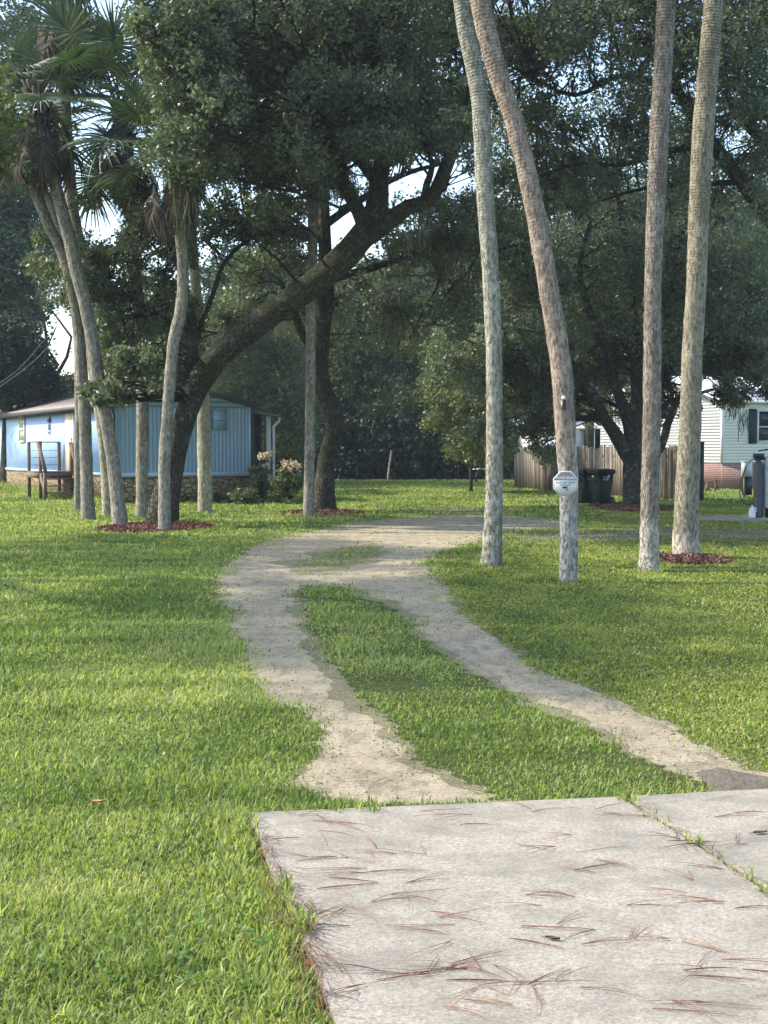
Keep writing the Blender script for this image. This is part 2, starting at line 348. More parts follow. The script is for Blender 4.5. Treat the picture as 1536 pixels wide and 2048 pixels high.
pad = np.array([G(1400, 1041)[:2], G(1640, 1046)[:2], G(1640, 1046)[:2]+[0, 2.2], G(1400, 1041)[:2]+[0, 1.6]])
sheet('concrete_pad', pad, 0, M['concrete'], .05)

# ------------------------------------------------------------------ leaves / trees
def leaf_mesh(C, Rr, n, size, flat=.75, sub=14, spread=.10, tb=None, up=.4, seed=0, asp=.5):
    r = np.random.default_rng(seed); C = np.asarray(C); K = len(C); Rr = np.asarray(Rr)
    ns = max(1, n//sub); d = r.standard_normal((K, ns, 3)); d /= np.linalg.norm(d, axis=2)[..., None]
    rad = r.random((K, ns, 1))**.45; S = C[:, None]+d*rad*Rr[:, None, None]*np.array([1, 1, flat])
    P = S[:, :, None]+r.standard_normal((K, ns, sub, 3))*spread*(Rr[:, None, None, None]/.9)**.5
    P = P.reshape(-1, 3); N = len(P)
    ct = r.random(K) if tb is None else np.asarray(tb)
    tt = np.clip(np.repeat(ct, ns*sub)*.45+np.repeat(r.random(K*ns), sub)*.3+r.random(N)*.35-.05, 0, 1)
    nz = r.standard_normal((N, 3)); nz[:, 2] += up*2; nz /= np.linalg.norm(nz, axis=1)[:, None]
    q = r.standard_normal((N, 3)); A = np.cross(nz, q); A /= np.linalg.norm(A, axis=1)[:, None]; B = np.cross(nz, A)
    L = size*(.6+.8*r.random((N, 1))); A = A*L*.5; B = B*L*asp*.5
    V = np.stack([P-A, P+B-A*.15, P+A, P-B-A*.15], 1).reshape(-1, 3)
    Fc = np.arange(N*4).reshape(-1, 4); return V, Fc, np.repeat(tt, 4)
GAPS = [(185, 335, 55, 75), (110, 655, 40, 70), (875, 345, 75, 40), (700, 460, 35, 50), (215, 450, 40, 50), (1065, 172, 18, 9), (150, 735, 60, 22), (470, 385, 40, 14), (1440, 240, 8, 5), (1175, 90, 8, 4), (1125, 440, 25, 15)]
def clumps(regs, seed, gaps=True):
    """regs: (x0,x1,y0,y1,d0,d1,n,rmin,rmax)"""
    r = np.random.default_rng(seed); C = []; Rr = []
    for x0, x1, y0, y1, d0, d1, n, r0, r1 in regs:
        k = 0; tries = 0
        while k < n and tries < n*30:
            tries += 1; x = r.uniform(x0, x1); y = r.uniform(y0, y1); d = r.uniform(d0, d1); rr = r.uniform(r0, r1); rp = rr/d*F
            if gaps and any(((x-gx)/(rx*.75+rp*.45))**2+((y-gy)/(ry*.75+rp*.4))**2 < 1 for gx, gy, rx, ry in GAPS): continue
            C.append(W(x, y, d)); Rr.append(rr); k += 1
    return np.array(C), np.array(Rr)
def tree(name, base, limbs, C, Rr, n, size, mleaf, mbark, label, cat='tree', group=None, seed=1, brad=.035, moss=0, sides=12, amp=.06, twigs=True, light=None, spread=.1, mosspts=None):
    """limbs: list of paths of (px,py,d,r) ; first is trunk"""
    root = empty(name, tuple(base), label=label, cat=cat, group=group); r = np.random.default_rng(seed)
    mb = MB(); S = []
    for i, Lm in enumerate(limbs):
        P = np.array([[*W(a, b, d), rr] for a, b, d, rr in Lm])
        if i == 0: P[0, :3] = [base[0], base[1], -.05]
        P = smoothpath(P, .3 if sides > 8 else .8)
        P[:, :3] += np.cumsum(r.standard_normal((len(P), 3))*.006, axis=0)*(np.arange(len(P)) > 2)[:, None]
        mb.tube(P[:, :3], np.maximum(P[:, 3], .01), sides, amp, seed+i); S.append(P)
    mb.build('trunk', M[mbark], root, base, True)
    S = np.concatenate(S)
    if twigs:
        tb = MB()
        for k in range(len(C)):
            c = C[k]; D = np.linalg.norm(S[:, :3]-c, axis=1)+np.maximum(0, S[:, 2]-c[2])*.8+ (S[:, 2] < 2.5)*20
            j = int(np.argmin(D)); a = S[j, :3]; m = (a+c)/2+r.standard_normal(3)*.12*np.linalg.norm(c-a)+[0, 0, .12*np.linalg.norm(c-a)]
            Lc = np.linalg.norm(c-a)
            P = smoothpath(np.array([a, m, c]), max(.25, Lc/7)); P[1:-1] += r.standard_normal((len(P)-2, 3))*.04
            r0 = min(S[j, 3]*.7, brad*(.6+.12*Lc)); tb.tube(P, np.linspace(r0, .012, len(P)), 5, 0, 0, cap=False)
            for q in range(4):
                e = c+r.standard_normal(3)*Rr[k]*.55; s_ = P[len(P)//2+int(r.integers(0, max(1, len(P)//2)))]
                tb.tube(np.array([s_, (s_+e)/2+r.standard_normal(3)*.08, e]), [.014, .010, .005], 4, 0, 0, cap=False)
        tb.build('branches', M[mbark], root, base)
    V, Fc, T = leaf_mesh(C, Rr, n, size, seed=seed+50, spread=spread, tb=light)
    mesh_np('crown', V, Fc, M[mleaf], root, base, T)
    if moss or mosspts:
        pts = []
        if moss:
            idx = r.integers(0, len(C), moss); pts = [(C[i]+r.standard_normal(3)*Rr[i]*.5-[0, 0, Rr[i]*.4], r.uniform(.3, 1.)) for i in idx]
        for (x, y, d, L) in (mosspts or []): pts.append((W(x, y, d), L))
        mossmesh(pts, root, base, seed)
    return root
def mossmesh(pts, root, base, seed):
    r = np.random.default_rng(seed); V = []; T = []
    for p, L in pts:
        for s in range(26):
            q = np.array(p)+r.standard_normal(3)*[.13*L+.05, .13*L+.05, .1]; l = L*r.uniform(.4, 1); w_ = r.uniform(.006, .014); a = r.random()*3.14
            dx = np.array([math.cos(a), math.sin(a), 0])*w_; tt = r.random(); prev = q
            for k in range(3):
                nx = prev+np.array([r.normal(0, .03), r.normal(0, .03), -l/3]); V += [prev-dx, prev+dx, nx+dx*.8, nx-dx*.8]; T += [tt]*4; prev = nx
    mesh_np('moss', np.array(V), np.arange(len(V)).reshape(-1, 4), M['moss'], root, base, T)

# --- the big leaning oak
b1 = G(322, 1046)
main1 = [(322, 1046, 34.4, .43), (330, 1000, 34.4, .34), (346, 930, 34.4, .27), (362, 870, 34.3, .26), (385, 800, 34.2, .28), (420, 735, 34.0, .30), (480, 680, 33.7, .30), (545, 630, 33.5, .30), (610, 585, 33.3, .30), (680, 527, 33.1, .31), (735, 465, 33, .32)]
limbs1 = [main1,
  [(735, 470, 33, .27), (752, 425, 33, .24), (757, 370, 33, .22), (765, 330, 33.2, .19), (790, 300, 33.6, .15), (840, 285, 34, .13), (905, 270, 34.5, .10), (960, 200, 35, .06), (985, 100, 35, .04)],
  [(738, 468, 33, .25), (780, 440, 32.8, .20), (815, 412, 32.6, .18), (860, 395, 32.5, .16), (885, 350, 32.4, .15), (905, 300, 32.3, .14), (930, 250, 32.2, .12), (945, 180, 32, .09), (930, 90, 32, .06), (950, 0, 32, .04)],
  [(735, 465, 33, .18), (716, 420, 32.9, .16), (690, 372, 32.7, .14), (676, 326, 32.6, .13), (658, 262, 32.5, .11), (630, 200, 32.5, .09), (560, 160, 32.5, .07), (480, 120, 32.3, .05), (420, 60, 32, .03)],
  [(660, 262, 32.5, .08), (700, 190, 32.4, .07), (760, 120, 32.3, .05), (800, 40, 32, .04)],
  [(757, 370, 33, .13), (700, 300, 33.5, .1), (620, 240, 34, .08), (520, 230, 34.5, .06), (420, 200, 35, .05), (340, 150, 35, .03)],
  [(850, 400, 32.5, .09), (853, 370, 32.4, .08), (865, 330, 32.3, .06), (850, 280, 32.2, .04)],
  [(373, 830, 34.5, .19), (378, 770, 34.9, .17), (383, 700, 35.3, .14), (378, 620, 35.6, .11), (350, 520, 36, .08), (310, 440, 36.3, .05), (280, 380, 36.5, .03)],
  [(380, 660, 35.5, .08), (330, 640, 35.8, .06), (270, 600, 36, .05), (215, 560, 36.3, .03)],
  [(383, 700, 35.3, .07), (420, 600, 36, .06), (450, 520, 36.5, .05), (520, 460, 37, .04)]]
C1, R1 = clumps([(400, 950, -170, 60, 30, 38, 120, .65, 1.05), (370, 900, 40, 240, 31, 37, 145, .55, .95), (400, 800, 230, 320, 31.5, 37, 34, .4, .75), (800, 960, 180, 300, 31, 35, 14, .4, .6),
   (190, 400, 400, 600, 35, 38.5, 24, .35, .65), (200, 400, 600, 760, 35, 38, 22, .3, .6), (390, 600, 380, 480, 36, 39, 14, .35, .6), (130, 260, 560, 640, 35, 37, 8, .25, .45), (165, 240, 770, 815, 31.5, 34, 7, .16, .26), (240, 345, 700, 790, 32, 34.5, 15, .22, .4), (315, 450, -20, 330, 27.5, 30, 52, .35, .7), (270, 330, -60, 90, 27.5, 30, 10, .3, .5), (150, 300, 380, 560, 34.8, 38, 20, .28, .5), (540, 960, 150, 335, 29.5, 31.8, 36, .35, .65), (440, 640, 300, 430, 30.5, 32.5, 16, .25, .5), (60, 200, 470, 640, 36, 38, 12, .25, .5)], 11)
limbs1[0] = [(x, y, d, q*.95) for x, y, d, q in limbs1[0]]
tree('oak_tree', b1, limbs1, C1, R1, 430, .10, 'oak_leaf', 'oak', 'big dark live oak leaning far right over the driveway from the mulch bed', 'oak', seed=101, moss=26,
     mosspts=[(640, 300, 32.3, 1.4), (655, 320, 32.3, 1.2), (628, 280, 32.3, 1.1), (740, 300, 32.6, 1.), (830, 430, 32.5, .9), (370, 240, 32, 1.2), (400, 250, 32, 1.1)], sides=16, amp=.05)
# --- second oak, crooked trunk
b2o = G(648, 1022)
limbs2 = [[(648, 1022, 41.1, .38), (648, 985, 41.1, .28), (650, 940, 41.1, .26), (658, 890, 41.1, .24), (668, 850, 41.1, .24), (658, 810, 41.1, .26), (640, 760, 41.1, .21), (642, 700, 41.2, .22), (648, 640, 41.3, .22), (655, 560, 41.4, .20), (650, 470, 41.5, .19), (648, 400, 41.6, .18), (640, 320, 41.8, .14), (620, 220, 42, .1), (600, 120, 42, .06)],
  [(642, 720, 41.1, .14), (620, 690, 40.8, .13), (600, 655, 40.6, .12), (585, 610, 40.4, .1), (560, 560, 40.2, .06)],
  [(652, 480, 41.5, .13), (600, 470, 41.5, .13), (550, 455, 41.6, .12), (490, 440, 41.7, .11), (440, 460, 41.8, .08), (410, 480, 42, .05)],
  [(650, 450, 41.5, .12), (720, 400, 42, .1), (800, 350, 42.5, .08), (900, 320, 43, .05)],
  [(655, 560, 41.4, .12), (760, 530, 42, .1), (850, 500, 42.5, .08), (950, 500, 43, .06), (1020, 520, 43, .04)],
  [(850, 500, 42.5, .05), (880, 560, 42.4, .04), (850, 620, 42.3, .03), (820, 680, 42, .02)], [(950, 500, 43, .05), (940, 540, 43, .04), (890, 590, 43, .03), (870, 650, 43, .02)]]
C2, R2 = clumps([(440, 950, -100, 300, 39, 46, 130, .7, 1.2), (430, 700, 310, 450, 40, 45, 26, .35, .75), (720, 1000, 400, 520, 40, 46, 42, .4, .8), (640, 1000, 520, 700, 41, 46, 26, .35, .7), (430, 640, 500, 640, 41, 45, 22, .35, .7), (930, 1000, 380, 460, 42, 46, 8, .4, .6)], 12)
tree('oak_tree', b2o, limbs2, C2, R2, 350, .115, 'oak_leaf', 'oak', 'crooked trunked oak behind a slim palm beside the small mulch ring', 'oak', seed=102, moss=75,
     mosspts=[(930, 540, 42, 1.6), (940, 560, 42, 1.4), (795, 480, 42, 1.)], sides=14, amp=.06)
# --- oak by the fence
b3 = G(1266, 1012)
limbs3 = [[(1266, 1012, 45, .34), (1266, 980, 45, .30), (1264, 940, 45, .29), (1266, 900, 45, .28), (1272, 850, 45, .22), (1274, 780, 45, .2), (1272, 700, 45.3, .18), (1262, 600, 45.6, .14), (1250, 480, 46, .1), (1230, 360, 46, .06)],
  [(1262, 920, 45, .25), (1243, 890, 44.8, .22), (1226, 860, 44.6, .19), (1208, 835, 44.5, .17), (1188, 795, 44.4, .16), (1160, 760, 44.3, .14), (1130, 700, 44.2, .11), (1110, 620, 44.3, .08), (1060, 560, 44.5, .05), (1000, 520, 45, .03)],
  [(1262, 890, 45, .18), (1256, 850, 44.8, .16), (1246, 815, 44.6, .15), (1232, 770, 44.5, .14), (1212, 700, 44.4, .13), (1180, 620, 44.4, .11), (1160, 540, 44.6, .08), (1180, 440, 45, .05)],
  [(1270, 940, 45, .2), (1300, 920, 45.2, .15), (1322, 895, 45.4, .13), (1335, 850, 45.5, .12), (1350, 812, 45.6, .11), (1375, 770, 45.7, .1), (1400, 700, 46, .08), (1450, 640, 46.5, .06), (1520, 600, 47, .04)],
  [(1272, 720, 45.3, .12), (1320, 620, 45.6, .1), (1370, 520, 46, .07), (1420, 440, 46.5, .05)],
  [(1160, 760, 44.3, .07), (1110, 740, 44, .06), (1060, 740, 43.6, .05), (1010, 760, 43.4, .03)]]
C3, R3 = clumps([(960, 1560, 440, 700, 43, 50, 150, .6, 1.1), (900, 1110, 690, 800, 43, 48, 36, .45, .8), (1110, 1230, 690, 760, 46.5, 49, 16, .45, .7), (960, 1160, 800, 870, 43.5, 47, 16, .35, .6), (1330, 1560, 690, 745, 43, 48, 20, .4, .7), (1440, 1536, 740, 800, 43, 45, 6, .3, .5), (1280, 1330, 700, 860, 46, 48, 5, .3, .5), (960, 1560, 200, 450, 45, 52, 80, .8, 1.3), (1170, 1340, 735, 830, 47, 52, 20, .4, .7), (1050, 1130, 780, 900, 45, 50, 16, .35, .55), (1400, 1545, 690, 800, 42, 45, 12, .28, .5), (1040, 1110, 860, 920, 44, 46, 4, .3, .4)], 13)
tree('oak_tree', b3, limbs3, C3, R3, 350, .12, 'oak_leaf', 'oak_pale', 'spreading oak with several limbs standing beside the dark wheeled bins', 'oak', seed=103, moss=60, sides=14, amp=.06, spread=.12)
# --- oak off the right edge whose limbs reach in
b4 = np.array([11.5, 37, 0.])
def wl(x, y, d, r): return (x, y, d, r)
pb = PX(b4)
limbs4 = [[(float(pb[0][0]), float(pb[1][0]), 37, .5), (1680, 800, 37, .38), (1650, 620, 37, .34), (1590, 500, 37, .27), (1536, 432, 37, .22), (1480, 364, 36.8, .19), (1438, 310, 36.6, .17), (1395, 250, 36.4, .15), (1355, 186, 36.2, .12), (1320, 100, 36, .08), (1290, 0, 36, .05)],
  [(1650, 620, 37, .2), (1600, 420, 37.5, .17), (1530, 290, 38, .13), (1460, 200, 38, .1), (1440, 80, 38, .07), (1460, -40, 38, .05)],
  [(1438, 310, 36.6, .09), (1350, 300, 36.2, .08), (1250, 330, 36, .06), (1150, 330, 36, .05), (1070, 360, 36, .03)],
  [(1355, 186, 36.2, .08), (1250, 150, 35.6, .07), (1150, 190, 35.5, .05), (1060, 150, 35.5, .04)],
  [(1480, 364, 36.8, .08), (1380, 370, 37.5, .06), (1280, 380, 38, .05), (1150, 420, 38, .03)]]
C4, R4 = clumps([(960, 1620, -180, 110, 33, 40, 150, .6, 1.0), (980, 1600, 40, 260, 34, 40, 95, .5, .9), (980, 1580, 250, 430, 35, 40, 62, .4, .75)], 14)
tree('oak_tree', b4, limbs4, C4, R4, 350, .105, 'oak_leaf', 'oak', 'oak rooted beyond the right edge with thick limbs crossing the upper right', 'oak', seed=104, moss=16, sides=12)

# ------------------------------------------------------------------ palms
def frond_mesh(seed, dead=False):
    r = np.random.default_rng(seed); V = []; T = []; Fq = []
    def strip(P, wd, nrm, t):
        n0 = len(V)
        for i, p in enumerate(P):
            tg = P[min(i+1, len(P)-1)]-P[max(i-1, 0)]; sd = np.cross(tg, nrm); sd /= np.linalg.norm(sd)+1e-9
            V.append(p-sd*wd[i]); V.append(p+sd*wd[i]); T.extend([t, t])
            if i: k = n0+2*i; Fq.append((k-2, k-1, k+1, k))
    Lp = 1.0
    pet = smoothpath(np.array([[0, 0, 0], [.5*Lp, 0, .06], [Lp, 0, .0], [Lp+.45, 0, -.16 if not dead else -.3]]), .15)
    strip(pet, np.linspace(.028, .008, len(pet)), np.array([0, 0, 1.]), .35); strip(pet, np.linspace(.02, .006, len(pet)), np.array([0, 1., 0]), .35)
    N = 46
    for k in range(N):
        u = k/(N-1)*2-1; a = u*R(150 if not dead else 60)+r.normal(0, .03)
        s0 = np.array([Lp+.42*(1-abs(u))**.8, 0, -.02-.14*(1-abs(u))]); L = (.95-.25*abs(u))*r.uniform(.9, 1.1)
        d = np.array([math.cos(a), math.sin(a), .22*abs(u)+.05]); d /= np.linalg.norm(d); P = [s0]; g = r.uniform(.5, 1.2)*(1 if not dead else 2.5)
        for j in range(1, 6):
            dd = d+np.array([0, 0, -g*(j/5)**2*.9]); dd /= np.linalg.norm(dd); P.append(P[-1]+dd*L/5)
        nr = np.array([-math.sin(a)*.5, math.cos(a)*.5, 1.]) if k % 2 else np.array([math.sin(a)*.5, -math.cos(a)*.5, 1.])
        strip(P, np.array([.012, .022, .022, .016, .009, .002])*(1 if not dead else .8), nr, .25+.6*r.random())
    me = mesh_np('frond', np.array(V), np.array(Fq), M['dead_frond'] if dead else M['frond'], None, (0, 0, 0), T)
    d = me.data; bpy.data.objects.remove(me); return d
FR = [frond_mesh(i) for i in range(4)]; DF = [frond_mesh(20+i, True) for i in range(3)]
def palm(path, mbark, label, nf=22, nd=12, scale=1., seed=1, group=None, elev=(-35, 75), boots=True, amp=.045, base=None, crown=True, sides=18, az=None, fibres=0):
    r = random.Random(seed); bp = G(path[0][0], path[0][1]) if base is None else np.array(base)
    root = empty('palm_tree', tuple(bp), label=label, cat='palm tree', group=group)
    P = np.array([[*W(a, b, d), rr] for a, b, d, rr in path]); P[0, :3] = [bp[0], bp[1], -.06]
    P = smoothpath(P, .12); mb = MB(); mb.tube(P[:, :3], P[:, 3], sides, amp, seed)
    mb.build('trunk', M[mbark], root, bp, True)
    if fibres:
        q = np.random.default_rng(seed+900); Vf = []; Tf = []
        for _ in range(fibres):
            u = q.random()**1.6; i = min(int(u*.75*(len(P)-1)), len(P)-2); c0 = P[i, :3]; a = q.uniform(math.pi, 2*math.pi) if q.random() < .7 else q.random()*6.28; o_ = np.array([math.cos(a), math.sin(a), 0]); s_ = np.array([-math.sin(a), math.cos(a), 0])
            L = q.uniform(.02, .09); w_ = q.uniform(.003, .009); p = c0+o_*P[i, 3]*.97+[0, 0, q.random()*.12]; e = p+o_*q.uniform(.008, .035)+s_*q.normal(0, .015)+[0, 0, L*q.choice((-1, 1))]
            Vf += [p-s_*w_, p+s_*w_, e+s_*w_*.4, e-s_*w_*.4]; Tf += [q.random()]*4
        mesh_np('bark_fibres', np.array(Vf), np.arange(len(Vf)).reshape(-1, 4), M['fibre'], root, bp, Tf)
    top = P[-1, :3]-bp; rt = P[-1, 3]; ax = P[-1, :3]-P[-8, :3]; ax /= np.linalg.norm(ax)
    if boots and crown:
        bt = MB()
        for k in range(46):
            a = k*2.4; h = -.1-1.0*(k/46)+.35; c = top+ax*h; o = np.array([math.cos(a), math.sin(a), 0])
            bt.bar(c+o*rt*.8, c+o*(rt+.16)+np.array([0, 0, .26]), .07, .03, r.random())
        bt.build('boots', M['dead_frond'], root)
    if not crown: return root
    for k in range(nf):
        o = bpy.data.objects.new('frond', FR[k % 4]); col.objects.link(o); o.parent = root
        a = k*2.39996+r.uniform(-.2, .2); e = R(elev[0]+(elev[1]-elev[0])*((k+.5)/nf)**.85+r.uniform(-8, 8))
        o.location = top+ax*(.25*k/nf)+np.array([math.cos(a), math.sin(a), 0])*rt*.6
        o.rotation_euler = (r.uniform(-.35, .35), -e, a); s_ = scale*r.uniform(.85, 1.12); o.scale = (s_, s_, s_)
    for k in range(nd):
        o = bpy.data.objects.new('dead_frond', DF[k % 3]); col.objects.link(o); o.parent = root
        a = k*2.39996+1.; e = R(r.uniform(-88, -62)); o.location = top-ax*r.uniform(.0, .5)+np.array([math.cos(a), math.sin(a), 0])*rt
        o.rotation_euler = (r.uniform(-.3, .3), -e, a); s_ = scale*r.uniform(.6, .9); o.scale = (s_, s_, s_)
    return root
gR = 'tall palm trunks on the right lawn'; gL = 'palms around the leaning oak'
palm([(982, 1133, 21.7, .17), (985, 1080, 21.7, .135), (988, 1000, 21.7, .125), (989, 850, 21.7, .12), (988, 720, 21.7, .118), (982, 560, 21.7, .12), (971, 400, 21.7, .128), (960, 200, 21.7, .13), (941, 100, 21.7, .125), (926, 25, 21.7, .12), (908, -150, 21.7, .12), (895, -420, 21.7, .12)],
     'p_gray', 'pale grey palm trunk at the gravel edge with a mossy right side', seed=31, nf=20, nd=10, fibres=1500)
palm([(1137, 1166, 19.1, .125), (1137, 1110, 19.1, .115), (1138, 1040, 19.1, .115), (1137, 960, 19.1, .125), (1130, 850, 19.1, .135), (1121, 720, 19.1, .13), (1094, 560, 19.1, .125), (1066, 400, 19.1, .125), (1030, 250, 19.1, .118), (1006, 180, 19.1, .118), (982, 100, 19.1, .125), (960, 0, 19.1, .135), (950, -100, 19.1, .14), (944, -300, 19.1, .14), (940, -560, 19.1, .14)],
     'p_pink', 'pinkish palm trunk carrying the octagonal warning sign', seed=32, nf=20, nd=10, fibres=1500)
palm([(1296, 1144, 20.8, .15), (1298, 1100, 20.8, .135), (1300, 1000, 20.8, .13), (1303, 860, 20.8, .125), (1305, 720, 20.8, .122), (1306, 560, 20.8, .118), (1317, 300, 20.8, .13), (1333, 0, 20.8, .13), (1345, -250, 20.8, .13), (1350, -620, 20.8, .13)],
     'p_brown', 'brownish palm trunk with a bare pale foot between the sign palm and the mulched palm', seed=33, nf=20, nd=10, fibres=1500)
palm([(1374, 1117, 23.3, .23), (1372, 1080, 23.3, .205), (1374, 1000, 23.3, .19), (1380, 860, 23.3, .172), (1384, 720, 23.3, .16), (1393, 560, 23.3, .155), (1404, 300, 23.3, .165), (1428, 0, 23.3, .15), (1445, -200, 23.3, .15), (1455, -420, 23.3, .15)],
     'p_olive', 'thickest olive palm trunk rising from the right mulch ring', seed=34, nf=20, nd=10, fibres=1500)
palm([(177, 1042, 35.4, .18), (175, 1000, 35.4, .165), (172, 900, 35.4, .15), (168, 800, 35.4, .145), (163, 740, 35.4, .14), (155, 640, 35.4, .135), (141, 560, 35.4, .13), (122, 500, 35.4, .13), (95, 445, 35.4, .13), (64, 368, 35.4, .135), (30, 305, 35.4, .14), (-5, 240, 35.4, .14), (-25, 190, 35.4, .14)],
     'p_far', 'palm that stands upright then bends away to the upper left', seed=35, nf=10, nd=20, elev=(-50, 50))
palm([(241, 1053, 33, .18), (235, 1000, 33, .16), (226, 920, 33, .15), (212, 840, 33, .15), (197, 760, 33, .15), (186, 690, 33, .145), (171, 610, 33, .145), (152, 537, 33, .145), (137, 470, 33, .14), (118, 400, 33, .14), (102, 334, 33, .14), (86, 260, 33, .15), (76, 200, 33, .16)],
     'p_far', 'palm leaning left with its foot in the left end of the mulch bed', seed=36, nf=6, nd=34, elev=(-60, 40))
palm([(157, 1022, 41, .12), (157, 940, 41, .12), (158, 800, 41, .12), (156, 690, 41, .12), (148, 600, 41, .12), (130, 500, 41, .12), (95, 400, 41, .12), (40, 300, 41, .12), (10, 230, 41, .12)],
     'p_far', 'thin palm trunk nearest the wooden steps mostly hidden behind a thicker palm', seed=37, nd=6)
palm([(216, 1034, 37.5, .15), (213, 960, 37.5, .14), (205, 860, 37.5, .14), (193, 780, 37.5, .14), (180, 700, 37.5, .14), (172, 600, 37.5, .14), (160, 500, 37.5, .14), (146, 420, 37.5, .15), (137, 333, 37.5, .155), (130, 220, 37.5, .15), (124, 100, 37.5, .15), (130, 0, 37.5, .15), (150, -60, 37.5, .15)],
     'p_tan', 'ringed tan palm whose brown dead fronds hang at the top left corner', seed=38, nd=54, nf=8, scale=1.5, elev=(0, 75))
palm([(284, 1036, 37, .17), (284, 980, 37, .155), (285, 880, 37, .155), (285, 800, 37, .15), (280, 640, 37, .15), (270, 550, 37, .15), (262, 435, 37, .15), (257, 330, 37, .15), (247, 250, 37, .16), (242, 225, 37, .16)],
     'p_far', 'straight palm with big green fan fronds against the sky left of the oak', seed=39, nf=26, nd=12, scale=1.45, elev=(-50, 70))
palm([(329, 1063, 31, .14), (329, 1000, 31, .13), (329, 920, 31, .12), (334, 840, 31, .12), (340, 760, 31, .12), (348, 680, 31, .12), (363, 610, 31, .12), (366, 540, 31, .12), (359, 450, 31, .12), (350, 380, 31, .125), (346, 300, 31, .13)],
     'p_far', 'wavy palm trunk in front of the leaning oak with a skirt of dead fronds', seed=40, nd=18, nf=16, scale=.9)
palm([(410, 1027, 39.5, .20), (410, 980, 39.5, .185), (408, 900, 39.5, .18), (407, 820, 39.5, .17), (402, 720, 39.5, .15), (392, 580, 39.5, .14), (380, 440, 39.5, .14), (374, 330, 39.5, .14), (370, 270, 39.5, .14)],
     'p_tan', 'yellowish palm trunk standing right of the leaning oak against the blue gable', seed=41, nd=14, nf=14)
palm([(617, 1034, 37.6, .15), (618, 980, 37.6, .13), (620, 880, 37.6, .13), (621, 760, 37.6, .125), (622, 640, 37.6, .12), (625, 520, 37.6, .12), (626, 430, 37.6, .125), (630, 360, 37.6, .14), (634, 250, 37.6, .15)],
     'p_far', 'slim straight palm trunk standing right in front of the crooked oak', seed=42, nd=22, nf=14, scale=.85)
# ------------------------------------------------------------------ trees beyond
def bgtree(x, d, ybase, regs, n, size, mat, label, seed, trunk_r=.25, mbark='oak', top=None, moss=0, gaps=True, group='trees beyond the yard'):
    bp = W(x, 900, d); bp[2] = 0
    C, Rr = clumps(regs, seed, gaps); ty = top if top else min(r[2] for r in regs)+40
    yb = float(PX(bp)[1][0]); xs = float(np.mean([(r[0]+r[1])/2 for r in regs])); r_ = random.Random(seed)
    L1 = [(x, yb, d, trunk_r*1.3), (x+r_.uniform(-6, 6), yb*.8+ty*.2, d, trunk_r), (x*.6+xs*.4, (yb+ty)/2, d, trunk_r*.8), (xs, ty*.8+yb*.2, d, trunk_r*.4), (xs+5, ty, d, .05)]
    lim = [L1]
    for k in range(4):
        c = C[int(r_.random()*len(C))]; px, py = PX(c); f = r_.uniform(.3, .6)
        lim.append([(x*(1-f)+xs*f, yb*(1-f)+ty*f, d, trunk_r*.45), ((x*(1-f)+xs*f+float(px[0]))/2, (yb*(1-f)+ty*f+float(py[0]))/2-10, d, trunk_r*.3), (float(px[0]), float(py[0]), float(c[1]), .05)])
    tree('background_tree', bp, lim, C, Rr, n, size, mat, mbark, label, seed=seed, group=group, sides=8, amp=.03, brad=.05, moss=moss, spread=.16)
bgtree(20, 70, 0, [(-160, 120, -120, 260, 68, 76, 54, 1.1, 1.8), (-160, 60, 280, 560, 66, 76, 60, 1., 1.7), (-160, 100, 500, 620, 66, 76, 34, .8, 1.4), (30, 120, 400, 520, 68, 74, 12, .8, 1.2)], 420, .24, 'bg_leaf', 'tall hazy grey green tree at the left edge behind the leaning palms', 201, moss=10)
bgtree(10, 62, 0, [(-120, 70, 640, 790, 60, 66, 46, .8, 1.4), (40, 100, 700, 800, 60, 65, 12, .5, .9)], 420, .18, 'dark_leaf', 'dark low tree above the far end of the blue house roof', 202)
bgtree(125, 95, 0, [(95, 160, 735, 800, 92, 99, 12, .8, 1.3)], 380, .24, 'light_leaf', 'small pale green tree in the gap above the blue house roof', 203)
bgtree(265, 58, 0, [(190, 340, 660, 790, 55, 62, 30, .6, 1.1), (210, 350, 560, 700, 55, 62, 16, .6, 1.)], 420, .16, 'oak_leaf2', 'bushy tree showing between the palms right behind the blue house', 204)
bgtree(500, 76, 0, [(420, 600, 600, 800, 72, 80, 70, 1., 1.6), (520, 620, 780, 900, 72, 78, 34, .9, 1.4)], 460, .18, 'oak_leaf2', 'medium green tree directly behind the blue gable and porch', 205)
bgtree(770, 86, 0, [(660, 900, 540, 720, 82, 92, 80, 1.1, 1.9), (660, 830, 700, 830, 82, 90, 44, 1.1, 1.8)], 480, .2, 'oak_leaf2', 'broad tree behind the field centred above the leaning stake', 206, moss=26)
bgtree(942, 58, 0, [(880, 1010, 660, 760, 55, 61, 42, .55, .95), (865, 1000, 740, 860, 55, 60, 42, .45, .8), (900, 1020, 850, 915, 55, 60, 22, .4, .65)], 440, .13, 'light_leaf' if False else 'oak_leaf2', 'yellow green tree with drooping outer leaves on a slender pale stem', 207, trunk_r=.06, mbark='oak_pale')
bgtree(1080, 86, 0, [(990, 1200, 480, 700, 82, 92, 60, 1.2, 1.9), (1000, 1200, 690, 840, 84, 90, 40, 1.0, 1.6)], 420, .2, 'bg_leaf', 'dense tree behind the fence between the two white buildings', 208)
bgtree(1420, 84, 0, [(1260, 1620, 420, 740, 80, 90, 90, 1.2, 2.)], 420, .24, 'bg_leaf', 'tall tree rising behind the white house roof', 209)
bgtree(1180, 80, 0, [(1100, 1340, 380, 560, 76, 84, 50, 1.1, 1.8)], 400, .22, 'bg_leaf', 'tall tree crown in the haze above the fence end', 210)
